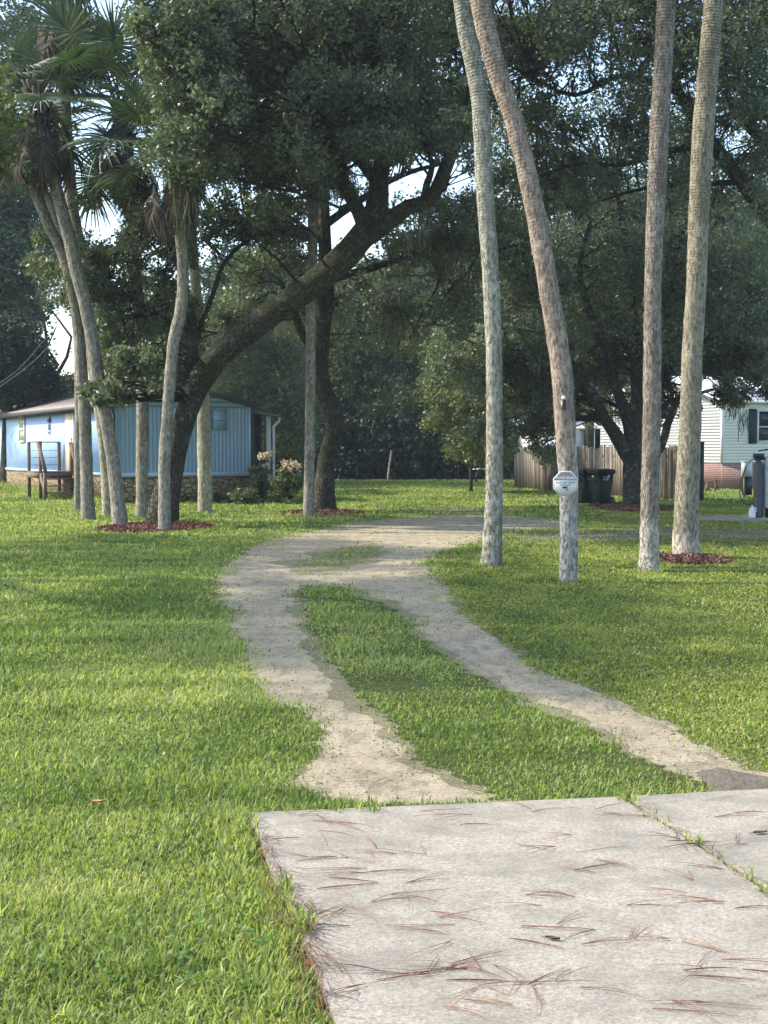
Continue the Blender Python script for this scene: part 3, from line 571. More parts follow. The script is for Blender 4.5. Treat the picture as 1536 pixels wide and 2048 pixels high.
# the far wood: one dark mass of many trees
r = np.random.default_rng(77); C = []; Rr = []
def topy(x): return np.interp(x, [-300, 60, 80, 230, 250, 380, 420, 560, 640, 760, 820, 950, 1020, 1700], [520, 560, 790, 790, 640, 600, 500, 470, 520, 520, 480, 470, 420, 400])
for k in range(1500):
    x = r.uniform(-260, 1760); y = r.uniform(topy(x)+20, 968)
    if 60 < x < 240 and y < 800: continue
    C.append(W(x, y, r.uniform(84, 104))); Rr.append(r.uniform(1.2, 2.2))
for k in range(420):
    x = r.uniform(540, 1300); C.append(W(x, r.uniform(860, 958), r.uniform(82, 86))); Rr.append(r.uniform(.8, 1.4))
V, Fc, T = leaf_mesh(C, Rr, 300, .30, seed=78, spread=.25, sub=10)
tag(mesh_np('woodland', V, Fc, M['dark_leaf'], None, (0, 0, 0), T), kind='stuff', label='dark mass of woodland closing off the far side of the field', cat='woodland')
mb = MB()
for k in range(150):
    x = r.uniform(-25, 35); y = r.uniform(86, 104); h = r.uniform(7, 13); rr = r.uniform(.08, .25)
    P = np.array([[x, y, -.1], [x+r.normal(0, .4), y, h*.4], [x+r.normal(0, 1), y, h*.75], [x+r.normal(0, 1.5), y, h]]); mb.tube(smoothpath(P, 1.5), np.linspace(rr, .04, len(smoothpath(P, 1.5))), 6)
tag(mb.build('woodland_trunks', M['oak']), kind='stuff', label='thin dark trunks inside the far woodland', cat='woodland')
# shade trees standing left of the frame; twigs of the nearest hang into the top left corner
def sidetree(b, spheres, limbs, n, size, label, seed, mat='oak_leaf2'):
    r = np.random.default_rng(seed); C = []; Rr = []
    for cx, cy, cz, rx, ry, rz, k in spheres:
        for _ in range(k):
            d = r.standard_normal(3); d /= np.linalg.norm(d); C.append(np.array([cx, cy, cz])+d*r.random()**.4*np.array([rx, ry, rz])); Rr.append(r.uniform(.5, .9))
    root = empty('shade_tree', b, label=label, cat='tree'); mb = MB(); S = []
    for i, L in enumerate(limbs):
        P = smoothpath(np.array(L, float), .4); mb.tube(P[:, :3], P[:, 3], 12, .05, seed+i); S.append(P)
    mb.build('trunk', M['oak'], root, b, True); S = np.concatenate(S); tb = MB()
    for c in C:
        D = np.linalg.norm(S[:, :3]-c, axis=1)+(S[:, 2] < 3)*20; a = S[int(np.argmin(D)), :3]; m = (a+c)/2+r.standard_normal(3)*.2
        P = smoothpath(np.array([a, m, c]), .5); tb.tube(P, np.linspace(.05, .01, len(P)), 5)
    tb.build('branches', M['oak'], root, b)
    V, Fc, T = leaf_mesh(C, Rr, n, size, seed=seed); mesh_np('crown', V, Fc, M[mat], root, b, T)
sidetree((-13, 20, 0), [(-11.0, 17.5, 10.0, 2.8, 6.5, 2.2, 140), (-15.5, 27, 10.2, 4., 4.5, 2., 90), (-6.9, 25, 7.2, .6, 1.5, 1., 10)],
   [[(-13, 20, -.1, .35), (-12.8, 20, 3, .28), (-12, 20, 6, .22), (-11, 20, 9, .14), (-10, 20, 11, .06)], [(-12.2, 20, 5.5, .15), (-10, 22.5, 7.5, .1), (-7.6, 25.5, 8, .05)], [(-12, 20, 6, .15), (-13, 17, 9, .1), (-12, 15, 11, .05)]], 380, .12,
   'shade tree left of the view whose leafy twigs hang into the top left corner', 301)

# ------------------------------------------------------------------ materials for buildings
t = NT('blue_siding', .6, .3); v = t.co()
c = t.ramp(t.noise(t.co('Object', (1, 1, .3)), 3, 5), [(.3, (.36, .54, .82)), (.7, (.42, .60, .88))])
wv = t.n('TexWave', bands_direction='Y'); wv.inputs['Scale'].default_value = 1.55; t.l(v, wv.inputs[0]); gr = t.ramp(wv.outputs[0], [(.02, 0.), (.06, 1.)])
t.col(t.mix(gr, (.33, .47, .68), c)).bump(gr, .5, .01); M['blue_wall'] = t.m
M['blue_metal'] = plain('blue_corrugated', (.26, .38, .51), .5, .06, 2.5)
M['blue_trim'] = plain('blue_trim', (.38, .52, .66), .6, .08, 3)
M['white'] = plain('white_paint', (.72, .74, .73), .6, .06, 4)
M['cream'] = plain('cream_door', (.72, .60, .38), .6, .05, 3)
M['brown_roof'] = plain('weathered_metal_roof', (.125, .092, .082), .5, .4, 2.2, .4)
M['white_roof'] = plain('white_metal_roof', (.72, .73, .75), .35, .06, 3, .5)
M['dark'] = plain('dark_trim', (.03, .032, .035), .6, .2, 5)
M['black'] = plain('black_plastic', (.012, .013, .014), .45, .3, 8, .5)
M['curtain'] = plain('grey_curtain', (.08, .085, .10), .9, .3, 4)
M['glass'] = plain('dark_glass', (.015, .02, .028), .08, .2, 1, .6)
M['lampglass'] = plain('curtained_pane', (.30, .29, .15), .3, .15, 3, .5)
t = NT('wood_deck', .9, .15); c = t.ramp(t.noise(t.co('Object', (1, 1, .25)), 14, 5, .7), [(.3, (.10, .075, .055)), (.7, (.24, .17, .13))]); t.col(c).bump(t.noise(t.co(), 30, 4), .4, .01); M['deck'] = t.m
t = NT('fence_wood', .95, .1); ob = t.co('Object', (1, 1, .12)); a = t.attr()
c = t.mix(t.ramp(t.noise(ob, 22, 6, .7), [(.3, 0.), (.7, 1.)]), (.10, .083, .062), (.27, .23, .18)); c = t.mix(t.ramp(a, [(0, .75), (.35, 0.)]), c, (.06, .048, .04))
c = t.mix(t.ramp(a, [(.7, 0.), (1, .6)]), c, (.45, .40, .34)); t.col(c).bump(t.noise(ob, 30, 4), .5, .01); M['fence'] = t.m
t = NT('flagstone', .9, .15); ob = t.co('Object', (1, 1, 1.2)); nz = t.n('TexNoise'); nz.inputs['Scale'].default_value = 4; t.l(ob, nz.inputs[0]); wv = t.mix(.12, ob, nz.outputs[1])
vo = t.n('TexVoronoi', feature='DISTANCE_TO_EDGE'); vo.inputs['Scale'].default_value = 5.5; t.l(wv, vo.inputs[0]); vc = t.n('TexVoronoi'); vc.inputs['Scale'].default_value = 5.5; t.l(wv, vc.inputs[0])
e = t.ramp(vo.outputs[0], [(.01, 0.), (.09, 1.)]); sp = t.n('SeparateColor'); t.l(vc.outputs[1], sp.inputs[0])
c = t.mix(e, (.10, .075, .05), t.mix(t.noise(ob, 20, 5, .7), t.ramp(sp.outputs[0], [(0, (.30, .21, .11)), (.5, (.38, .29, .16)), (1, (.44, .36, .22))]), (.2, .15, .09), 'MULTIPLY' if False else 'MIX')); t.col(c).bump(e, 1, .05); M['stone'] = t.m
t = NT('brick', .9, .15); oc = t.n('TexCoord'); sx = t.n('SeparateXYZ'); t.l(oc.outputs['Object'], sx.inputs[0]); cb = t.n('CombineXYZ'); t.l(t.math('ADD', sx.outputs[0], sx.outputs[1]), cb.inputs[0]); t.l(sx.outputs[2], cb.inputs[1])
bk = t.n('TexBrick'); t.l(cb.outputs[0], bk.inputs[0]); bk.inputs['Color1'].default_value = (.42, .20, .15, 1); bk.inputs['Color2'].default_value = (.30, .13, .10, 1); bk.inputs['Mortar'].default_value = (.50, .42, .38, 1)
bk.inputs['Scale'].default_value = 1; bk.inputs['Brick Width'].default_value = .22; bk.inputs['Row Height'].default_value = .075; bk.inputs['Mortar Size'].default_value = .012
t.col(bk.outputs[0]).bump(t.math('SUBTRACT', 1, bk.outputs[1]), .6, .01); M['brick'] = t.m
M['siding'] = plain('white_vinyl', (.80, .81, .80), .5, .05, 1.5)
M['shutter'] = plain('navy_shutter', (.02, .035, .06), .6, .2, 6)

ANG = math.atan2(.427, .904)
def gable(W_, He, Hr, z0, y, t_=.5):
    return [(0, y, z0), (W_, y, z0), (W_, y, He), (W_/2, y, Hr), (0, y, He)]
def roofslab(mb, x0, z0, x1, z1, y0, y1, th=.06, rib=.3, rh=.03):
    """metal roof plane from (x0,z0) eave to (x1,z1) ridge, ribs run up the slope"""
    n = int((y1-y0)/rib); L = []
    for i in range(n+1):
        yy = y0+(y1-y0)*i/n
        for dy, h in ((0, 0), (.35, 0), (.42, rh), (.58, rh), (.65, 0)):
            y_ = yy+dy*rib
            if y_ <= y1: L.append((y_, h))
    V = []; Fc = []
    for y_, h in L: V += [(x0, y_, z0+h+th), (x1, y_, z1+h+th), (x0, y_, z0), (x1, y_, z1)]
    for i in range(len(L)-1):
        a = i*4; b = a+4; Fc += [(a, a+1, b+1, b), (a+2, b+2, b+3, a+3), (a, b, b+2, a+2)]
    Fc += [(0, 2, 3, 1), ((len(L)-1)*4, (len(L)-1)*4+1, (len(L)-1)*4+3, (len(L)-1)*4+2)]
    mb.add(V, Fc)
# ---- blue mobile home
BH = empty('mobile_home', (-8.3, 46.4, 0), ANG, label='light blue mobile home with corrugated gable end and flagstone skirt', cat='house')
Wd = 4.41; He = 3.12; Hr = 3.68; Z0 = .86; LN = 26.
mb = MB(); mb.box(.02, Wd-.02, .03, LN, Z0, He)
mb.add([(.02, .03, He), (Wd-.02, .03, He), (Wd/2, .03, Hr-.03), (.02, LN, He), (Wd-.02, LN, He), (Wd/2, LN, Hr-.03)], [(0, 1, 2), (5, 4, 3), (0, 2, 5, 3), (2, 1, 4, 5)])
mb.build('wall', M['blue_wall'], BH)
mb = MB(); n = 34; pitch = (Wd-.1)/n; L = []
for i in range(n):
    for f, h in ((0, 0), (.38, 0), (.5, -.028), (.88, -.028)): L.append((.05+(i+f)*pitch, h))
L.append((Wd-.05, 0)); V = []; Fc = []
for x, h in L: V += [(x, h-.004, Z0+.1), (x, h-.004, He-.12)]
for i in range(len(L)-1): Fc.append((2*i, 2*i+2, 2*i+3, 2*i+1))
mb.add(V, Fc); mb.build('corrugated_panel', M['blue_metal'], BH)
mb = MB(); z = He-.12; 
while z < Hr-.08:
    f = max(0, (Hr-.05-z)/(Hr-He+.02)); hw = min(Wd/2-.02, (Wd/2)*f)
    z2 = min(z+.15, Hr-.05); f2 = max(0, (Hr-.05-z2)/(Hr-He+.02)); hw2 = min(Wd/2-.02, Wd/2*f2)
    mb.add([(Wd/2-hw, -.03, z), (Wd/2+hw, -.03, z), (Wd/2+hw2, -.008, z2), (Wd/2-hw2, -.008, z2), (Wd/2-hw, .02, z), (Wd/2+hw, .02, z)], [(0, 1, 2, 3), (4, 5, 1, 0)]); z += .15
mb.build('gable_siding', M['blue_metal'], BH)
mb = MB(); mb.box(0, Wd, -.035, .028, Z0-.02, Z0+.1).box(-.03, .05, -.037, .10, Z0+.1, He).box(Wd-.05, Wd+.03, -.037, .08, Z0+.1, He).box(-.035, .018, .10, LN, Z0-.02, Z0+.08); mb.build('trim', M['blue_trim'], BH)
mb = MB(); mb.box(-.0, Wd, -.01, LN, 0, Z0-.02); mb.build('skirt', M['stone'], BH)
mb = MB(); roofslab(mb, -.28, He-.06, Wd/2, Hr, -.18, LN); roofslab(mb, Wd+.28, He-.06, Wd/2, Hr, -.18, LN); mb.build('roof', M['brown_roof'], BH)
mb = MB()
for sx in (-1, 1):
    xa = Wd/2+sx*(Wd/2+.3); mb.add([(Wd/2, -.20, Hr-.10), (Wd/2, -.20, Hr+.08), (xa, -.20, He+.0), (xa, -.20, He-.16), (Wd/2, -.183, Hr-.10), (Wd/2, -.183, Hr+.08), (xa, -.183, He+.0), (xa, -.183, He-.16)], [(0, 1, 2, 3), (7, 6, 5, 4), (0, 4, 5, 1), (1, 5, 6, 2), (3, 2, 6, 7)])
mb.box(-.31, -.283, -.18, LN, He-.18, He-.01); mb.build('fascia', M['dark'], BH)
mb = MB(); mb.tube([(-.12, -.06, He-.1), (-.10, -.09, He-.25), (-.06, -.10, He-.4), (-.06, -.10, .15)], .04, 8); mb.build('downspout', M['dark'], BH)
mb = MB(); mb.tube([(Wd+.1, -.07, He-.1), (Wd+.1, -.07, .15)], .04, 8); mb.build('downspout', M['dark'], BH)
v_ = empty('vent_shutter', (0, 0, 0)); v_.parent = BH
mb = MB(); x0, x1, z0, z1 = 3.13, 3.58, 2.32, 2.93; mb.box(x0, x1, -.055, -.034, z0, z1); mb.build('vent_panel', M['blue_metal'], v_)
mb = MB(); mb.box(x0-.02, x1+.02, -.062, -.056, (z0+z1)/2-.03, (z0+z1)/2+.0); mb.box(x0-.02, x0, -.07, -.04, z0, z1).box(x1, x1+.02, -.07, -.04, z0, z1).box(x0-.02, x1+.02, -.07, -.04, z1, z1+.02).box(x0-.02, x1+.02, -.07, -.04, z0-.02, z0); mb.build('vent_frame', plain('vent_edge', (.12, .20, .27)), v_)
# door and window on the long left wall (local x = 0, looking to -x)
mb = MB(); mb.box(-.05, .0, 5.3, 6.25, Z0+.08, 2.95); mb.build('door', M['cream'], BH)
mb = MB(); mb.box(-.06, .0, 5.2, 5.3, Z0+.08, 3.02).box(-.06, .0, 6.25, 6.33, Z0+.08, 3.02); mb.build('door_trim', M['white'], BH)
mb = MB(); mb.lathe([(.0, -.11), (.035, -.1), (.04, -.075), (.015, -.06), (.015, -.05)], 10, (0, 5.42, 1.85), axis='x'); mb.box(-.07, -.05, 5.39, 5.45, 1.98, 2.08); mb.build('door_handle', M['dark'], BH)
wn_ = empty('window', (0, 0, 0)); wn_.parent = BH
y0, y1, z0, z1 = 13.2, 14.2, 1.95, 3.0
mb = MB(); mb.box(-.05, .0, y0, y0+.07, z0, z1).box(-.05, .0, y1-.07, y1, z0, z1).box(-.05, 0, y0+.07, y1-.07, z1-.07, z1).box(-.05, 0, y0+.07, y1-.07, z0, z0+.07).box(-.045, 0, y0+.07, y1-.07, (z0+z1)/2-.04, (z0+z1)/2+.04); mb.build('window_frame', M['white'], wn_)
mb = MB(); mb.box(-.02, 0, y0+.07, y1-.07, z0+.07, (z0+z1)/2-.04).box(-.02, 0, y0+.07, y1-.07, (z0+z1)/2+.04, z1-.07); mb.build('pane', M['lampglass'], wn_)
# fish shaped wall ornament
fo = tag(MB().build('x', None) if False else empty('wall_ornament', (-8.3, 46.4, 0), ANG), 'dark bird shaped ornament hanging on the light blue wall', 'ornament')
yc, zc = 9.0, 2.72
mb = MB(); mb.loft([[(-.02, yc+x, zc+z) for x, z in ((.22, .0), (.08, .08), (-.1, .1), (-.2, .16), (-.2, -.05), (0, -.06))], [(-.05, yc+x, zc+z) for x, z in ((.22, .0), (.08, .08), (-.1, .1), (-.2, .16), (-.2, -.05), (0, -.06))]]); mb.build('body', M['dark'], fo)
mb = MB(); mb.box(-.05, -.02, yc-.16, yc+.0, zc-.34, zc-.10).box(-.05, -.02, yc-.12, yc-.0, zc-.48, zc-.38); mb.build('pendant', M['curtain'], fo)
# porch at the right rear
pr = empty('porch', (0, 0, 0)); pr.parent = BH
mb = MB(); X0, X1, Y0, Y1 = Wd+.05, Wd+1.35, .6, 5.2
mb.add([(X0, Y0, 2.95), (X1, Y0, 2.82), (X1, Y1, 2.82), (X0, Y1, 2.95), (X0, Y0, 2.87), (X1, Y0, 2.74), (X1, Y1, 2.74), (X0, Y1, 2.87)], [(0, 1, 2, 3), (7, 6, 5, 4), (0, 4, 5, 1), (1, 5, 6, 2), (2, 6, 7, 3)]); mb.build('porch_roof', M['brown_roof'], pr)
mb = MB(); mb.box(X1-.52, X1-.36, Y0+.1, Y0+.26, 0, 2.8); mb.build('post', M['white'], pr)
mb = MB(); mb.tube(smoothpath(np.array([(X1-.05, Y0+.12, 2.75), (X1-.08, Y0+.1, 2.62), (X1-.26, Y0+.06, 2.45), (X1-.28, Y0+.06, 2.2), (X1-.28, Y0+.06, .3)]), .1), .045, 8); mb.build('gutter_pipe', M['white'], pr)
mb = MB(); P = []
for i in range(60): P.append((Wd+.12+.75*i/59, 1.3+.05*math.sin(i*.9)))
V = []; Fc = []
for i, (x, y) in enumerate(P): V += [(x, y, 2.85), (x*1.0, y, .9)]
for i in range(59): Fc.append((2*i, 2*i+2, 2*i+3, 2*i+1))
mb.add(V, Fc); mb.build('curtain', M['curtain'], pr)
mb = MB(); mb.box(Wd+.1, X1, .7, Y1, .0, .25); mb.box(Wd+.05, Wd+.09, .3, LN-8, 0.3, 2.85); mb.build('porch_floor', M['dark'], pr)
# deck and steps
DK = empty('deck_steps', (-8.3, 46.4, 0), ANG, label='weathered wooden landing with steps and handrails at the blue house door', cat='steps')
mb = MB(); zt = .90; xo = -1.25; ya, yb_ = 5.1, 7.0
for k in range(9): mb.box(xo+k*.135, xo+k*.135+.125, ya, yb_, zt, zt+.04)
mb.box(xo-.03, xo, ya, yb_, zt-.18, zt+.0).box(xo, -.05, ya-.03, ya, zt-.18, zt-.003).box(xo, -.05, yb_, yb_+.03, zt-.18, zt-.003); mb.build('landing', M['deck'], DK)
def dpost(x, y, z0, z1): 
    m = MB(); m.box(x-.05, x+.05, y-.05, y+.05, z0, z1); m.build('post', M['deck'], DK)
for x, y in ((xo+.06, yb_-.06), (xo+.06, ya+.06), (-.14, yb_-.06), (-.14, ya+.06)): dpost(x, y, 0, zt+1.02)
mb = MB(); mb.box(xo+.01, xo+.10, ya, yb_, zt+1.02, zt+1.06).box(xo+.101, -.1, yb_-.11, yb_, zt+1.021, zt+1.06); mb.build('handrail', M['deck'], DK)
mb = MB()
for h in (.25, .5, .75): mb.tube([(xo+.06, ya, zt+h), (xo+.06, yb_, zt+h)], .008, 5); mb.tube([(xo, yb_-.06, zt+h), (-.1, yb_-.06, zt+h)], .008, 5)
mb.build('cable', M['dark'], DK)
for k in range(3):
    m = MB(); yy = ya-.32*(k+1); zz = zt-.225*(k+1); m.box(xo+.02, -.1, yy, yy+.3, zz, zz+.045); m.build('step', M['deck'], DK)
for x in (xo+.04, -.12):
    m = MB(); m.bar((x, ya, zt-.1), (x, ya-1.05, .05), .05, .2); m.build('stringer', M['deck'], DK)
    dpost(x-.06, ya-1.0, 0, .95); m = MB(); m.bar((x-.05, ya+.08, zt+1.02), (x-.05, ya-1.06, .92), .12, .05, .9); m.build('stair_rail', M['deck'], DK)
# ---- white house
WH = empty('white_house', (13.95, 62, 0), ANG, label='white vinyl sided house with red brick base and navy shutters', cat='house')
LW = 16.; DW = 9.; zb = 1.12; ze = 3.75; zr = 4.9
mb = MB(); mb.box(.03, LW, .03, DW, 0, ze)
mb.add([(.03, .03, ze), (.03, DW, ze), (.03, DW/2, zr-.05), (LW, .03, ze), (LW, DW, ze), (LW, DW/2, zr-.05)], [(1, 0, 2), (3, 4, 5), (0, 3, 5, 2), (2, 5, 4, 1)]); mb.build('wall', M['siding'], WH)
mb = MB(); mb.box(0, LW, 0, .029, 0, zb-.01).box(0, .029, .029, DW, 0, zb-.01); mb.build('brick_base', M['brick'], WH)
mb = MB(); z = zb
while z < ze-.02:
    mb.add([(.06, -.02, z), (LW, -.02, z), (LW, .015, z+.127), (.06, .015, z+.127), (.06, .028, z), (LW, .028, z)], [(0, 1, 2, 3), (4, 5, 1, 0)]); z += .127
mb.build('front_siding', M['siding'], WH)
mb = MB(); z = zb
while z < zr-.06:
    a = 0.06 if z < ze else max(.06, (z-ze)/(zr-ze)*DW/2); b_ = DW if z < ze else DW-a
    mb.add([(-.02, a, z), (-.02, b_, z), (.015, b_, z+.127), (.015, a, z+.127), (.028, a, z), (.028, b_, z)], [(0, 3, 2, 1), (4, 0, 1, 5)]); z += .127
mb.build('gable_siding', M['siding'], WH)
mb = MB(); mb.box(-.03, .06, -.03, .06, zb-.01, ze); mb.build('corner_trim', M['white'], WH)
mb = MB(); V0 = len(mb.V)
def roofx(mb, y0, z0, y1, z1, x0, x1):
    n = int((x1-x0)/.3); L = []
    for i in range(n+1):
        for dx, h in ((0, 0), (.4, 0), (.45, .03), (.55, .03), (.6, 0)):
            xx = x0+(i+dx)*.3
            if xx <= x1: L.append((xx, h))
    V = []; Fc = []
    for x, h in L: V += [(x, y0, z0+h+.05), (x, y1, z1+h+.05), (x, y0, z0), (x, y1, z1)]
    for i in range(len(L)-1):
        a = i*4; b = a+4; Fc += [(a, b, b+1, a+1), (a+2, a+3, b+3, b+2), (a, a+2, b+2, b)]
    Fc.append((0, 1, 3, 2)); mb.add(V, Fc)
roofx(mb, -.3, ze-.06, DW/2, zr, -.3, LW); roofx(mb, DW+.3, ze-.06, DW/2, zr, -.3, LW); mb.build('roof', M['white_roof'], WH)
mb = MB(); mb.box(-.3, LW, -.33, -.303, ze-.16, ze-.03); mb.add([(-.33, -.33, ze-.14), (-.33, -.33, ze+.0), (-.33, DW/2, zr+.07), (-.33, DW/2, zr-.09), (-.303, -.33, ze-.14), (-.303, -.33, ze), (-.303, DW/2, zr+.07), (-.303, DW/2, zr-.09)], [(0, 3, 2, 1), (4, 5, 6, 7), (0, 4, 7, 3), (1, 2, 6, 5)])
mb.add([(-.33, DW+.33, ze-.14), (-.33, DW+.33, ze), (-.33, DW/2, zr+.07), (-.33, DW/2, zr-.09)], [(0, 1, 2, 3)]); mb.build('fascia', M['white'], WH)
ww = empty('window', (0, 0, 0)); ww.parent = WH
x0, x1, z0, z1 = 1.78, 3.3, 1.98, 3.33
mb = MB(); mb.box(x0, x0+.07, -.08, -.01, z0, z1).box(x1-.07, x1, -.08, -.01, z0, z1).box(x0+.07, x1-.07, -.08, -.01, z1-.07, z1).box(x0+.07, x1-.07, -.08, -.01, z0, z0+.07).box(x0+.07, x1-.07, -.075, -.01, (z0+z1)/2-.05, (z0+z1)/2+.0); mb.build('window_frame', M['white'], ww)
mb = MB(); mb.box(x0+.07, x1-.07, -.05, -.025, z0+.07, (z0+z1)/2-.05).box(x0+.07, x1-.07, -.05, -.025, (z0+z1)/2, z1-.07); mb.build('pane', M['glass'], ww)
for xa in (1.36, 3.33):
    mb = MB(); mb.box(xa, xa+.38, -.07, -.02, z0-.06, z1+.04)
    for k in range(20): mb.box(xa+.05, xa+.33, -.08, -.0701, z0+.02+k*.066, z0+.05+k*.066)
    mb.build('shutter', M['shutter'], WH)
# ---- distant white building behind the fence
WS = empty('white_building', (7.55, 80, 0), ANG*.2, label='plain white building half hidden by leaves behind the fence', cat='building')
mb = MB(); mb.box(0, 3.75, 0, 6, 0, 2.75); mb.build('wall', M['siding'], WS)
mb = MB(); roofx(mb, -.3, 2.76, 3, 3.3, -.3, 4.05); roofx(mb, 6.3, 2.76, 3, 3.3, -.3, 4.05); mb.build('roof', M['white_roof'], WS)
mb = MB(); mb.box(2.2, 3.0, -.04, 0, .1, 2.1); mb.build('door', M['white'], WS)
# ---- fence
def fence(p0, p1, name_label, seed, lean=0):
    r = random.Random(seed); p0 = Vector((*p0, 0)); p1 = Vector((*p1, 0)); L = (p1-p0).length; a = math.atan2((p1-p0).y, (p1-p0).x)
    root = empty('wooden_fence', p0, a, label=name_label, cat='fence'); n = int(L/.135); mb = MB(); ph = r.random()*6
    for i in range(n):
        if r.random() < .025: continue
        x = i*.135; wv = .115+r.uniform(-.01, .012); h = 1.78+.05*math.sin(i*.35+ph)+r.uniform(-.06, .05); l = lean+r.gauss(0, .018)
        if r.random() < .06: l += r.choice((-.05, .06))
        Mx = Matrix.Translation((x, r.uniform(-.012, .0), 0))@Matrix.Rotation(l, 4, 'Y')
        mb.box(0, wv, -.02, 0, .02, h, r.random(), Mx)
    mb.build('board_panel', M['fence'], root)
    for z in (.35, 1.4):
        m = MB(); m.box(0, L, .03, .07, z, z+.09, .3); m.build('rail', M['fence'], root)
    k = max(2, int(L/2.4))
    for i in range(k+1):
        m = MB(); m.box(L*i/k-.05, L*i/k+.05, .071, .17, 0, 1.75, .3); m.build('post', M['fence'], root)
def gx_(x, d): return ((x-CX)/F*d, d)
fence(gx_(1120, 58), gx_(1388, 48.6), 'grey brown board fence running behind the wheeled bins to the thick palm', 5)
fence(gx_(1030, 66), gx_(1119, 58.2), 'older leaning section of board fence receding left of the sign palm', 6, -.10)
o = MB(); o.box(-.09, .09, -.09, .09, 0, 1.9).box(-.11, .11, -.11, .11, 1.9, 1.94); o = tag(o.build('fence_post', M['dark']), 'dark post at the right end of the board fence', 'post'); o.location = (*gx_(1401, 48.3), 0)
# ---- bins
t = NT('bin_green', .45, .4); t.col(t.ramp(t.noise(t.co(), 5, 4), [(.3, (.005, .012, .011)), (.7, (.009, .020, .018))])); M['bin'] = t.m
def wheeled_bin(loc, label):
    root = empty('wheeled_bin', loc, R(-57), label=label, cat='bin', group='dark green wheeled bins by the fence')
    def rect(w_, d0, d1, z, rr=.05):
        P = []
        for cx_, cy_, a0 in ((w_-rr, d0+rr, -90), (w_-rr, d1-rr, 0), (-w_+rr, d1-rr, 90), (-w_+rr, d0+rr, 180)):
            for k in range(4): a = R(a0+k*30); P.append((cx_+math.cos(a)*rr, cy_+math.sin(a)*rr, z))
        return P
    m = MB(); m.loft([rect(.21, -.20, .20, .04), rect(.215, -.21, .22, .12), rect(.265, -.28, .30, .80), rect(.275, -.29, .31, .95), rect(.295, -.31, .34, .951), rect(.295, -.31, .34, 1.0)]); m.build('body', M['bin'], root)
    m = MB(); m.loft([rect(.31, -.34, .35, 1.003), rect(.31, -.34, .36, 1.03), rect(.28, -.30, .33, 1.075), rect(.2, -.2, .26, 1.095)]); m.build('lid', M['bin'], root)
    m = MB(); m.tube([(-.2, .36, .98), (-.2, .45, 1.0), (.2, .45, 1.0), (.2, .36, .98)], .016, 8); m.build('handle', M['bin'], root)
    m = MB(); m.box(-.13, .13, -.30, -.26, .70, .78); m.box(-.17, -.15, -.275, -.23, .1, .7).box(.15, .17, -.275, -.23, .1, .7); m.build('front_grip', M['bin'], root)
    for s in (-1, 1):
        m = MB(); m.lathe([(.0, -.03), (.05, -.032), (.06, -.02), (.12, -.03), (.13, 0), (.12, .03), (.06, .02), (.05, .032), (0, .03)], 18, (s*.27, .22, .13), axis='x'); m.build('wheel', M['black'], root)
    m = MB(); m.box(-.045, .045, -.312, -.303, .84, .90); m.build('label', M['white'], root)
    # leaf shaped mark with letters on the side panel
    m = MB(); m.add([(.278, y, z) for y, z in ((-.02, .80), (.05, .81), (.10, .84), (.13, .89), (.10, .93), (.06, .895), (.02, .86))], [tuple(range(7))[::1]])
    m.add([(.2785, y, z) for y, z in ((-.13, .80), (-.10, .86), (-.03, .875), (-.03, .86), (-.085, .845), (-.10, .81))], [tuple(range(6))[::1]])
    for k in range(5): m.box(.272, .279, -.13+k*.045, -.105+k*.045, .755+.0, .785)
    m.build('logo', M['white'], root)
    return root
wheeled_bin((6.60, 45.7, 0), 'nearer dark green wheeled bin with a white leaf logo on its side')
wheeled_bin((6.22, 46.35, 0), 'farther wheeled bin mostly hidden, its front showing left of the other bin')
# ---- mulch rings
def mulch(cx, cy, rx, ry, n, label, seed):
    r = np.random.default_rng(seed); a = np.linspace(0, 2*math.pi, 40, endpoint=False); c = G(cx, cy)
    k = 1+.12*np.sin(a*2+seed)+.08*np.sin(a*5+seed*2)+.03*r.standard_normal(40)
    P = np.stack([c[0]+np.cos(a)*rx*k, c[1]+np.sin(a)*ry*k], 1); V = [(c[0], c[1], .07)]; Fc = []
    V += [(c[0]+(p[0]-c[0])*.6, c[1]+(p[1]-c[1])*.6, .055) for p in P]; V += [(p[0], p[1], .005) for p in P]
    m = MB()
    for i in range(40): j = (i+1) % 40; Fc += [(0, 1+i, 1+j), (1+i, 41+i, 41+j, 1+j)]
    root = empty('mulch_ring', (c[0], c[1], 0), label=label, cat='mulch'); root['kind'] = 'stuff'
    m.add(V, Fc); m.build('bed', M['mulchbed'], root, (c[0], c[1], 0), True)
    th = r.random(n)*6.283; rr = r.random(n)**.5*1.08; x = c[0]+np.cos(th)*rr*rx; y = c[1]+np.sin(th)*rr*ry; z = .07*(1-rr*.75)+.012
    nn = r.standard_normal((n, 3))*[.5, .5, .6]+[0, -.2, 1]; nn /= np.linalg.norm(nn, axis=1)[:, None]; q = r.standard_normal((n, 3)); A = np.cross(nn, q); A /= np.linalg.norm(A, axis=1)[:, None]; B = np.cross(nn, A)
    L = r.uniform(.02, .06, (n, 1)); w_ = r.uniform(.008, .02, (n, 1)); P = np.stack([x, y, z], 1); V = np.stack([P-A*L-B*w_, P+A*L-B*w_, P+A*L+B*w_, P-A*L+B*w_], 1).reshape(-1, 3)
    mesh_np('chips', V, np.arange(4*n).reshape(-1, 4), M['chip'], root, (c[0], c[1], 0), np.repeat(r.random(n), 4))
mulch(315, 1056, 1.12, 2.0, 5000, 'wide reddish mulch bed around the leaning oak and its palms', 1)
mulch(645, 1027, 1.05, 1.9, 2600, 'small red mulch ring at the crooked oak', 2)
mulch(1262, 1016, 1.25, 2.6, 3200, 'red mulch ring in front of the bins and fence oak', 3)
mulch(1385, 1121, .5, .95, 2200, 'small mulch patch at the thickest palm', 4)
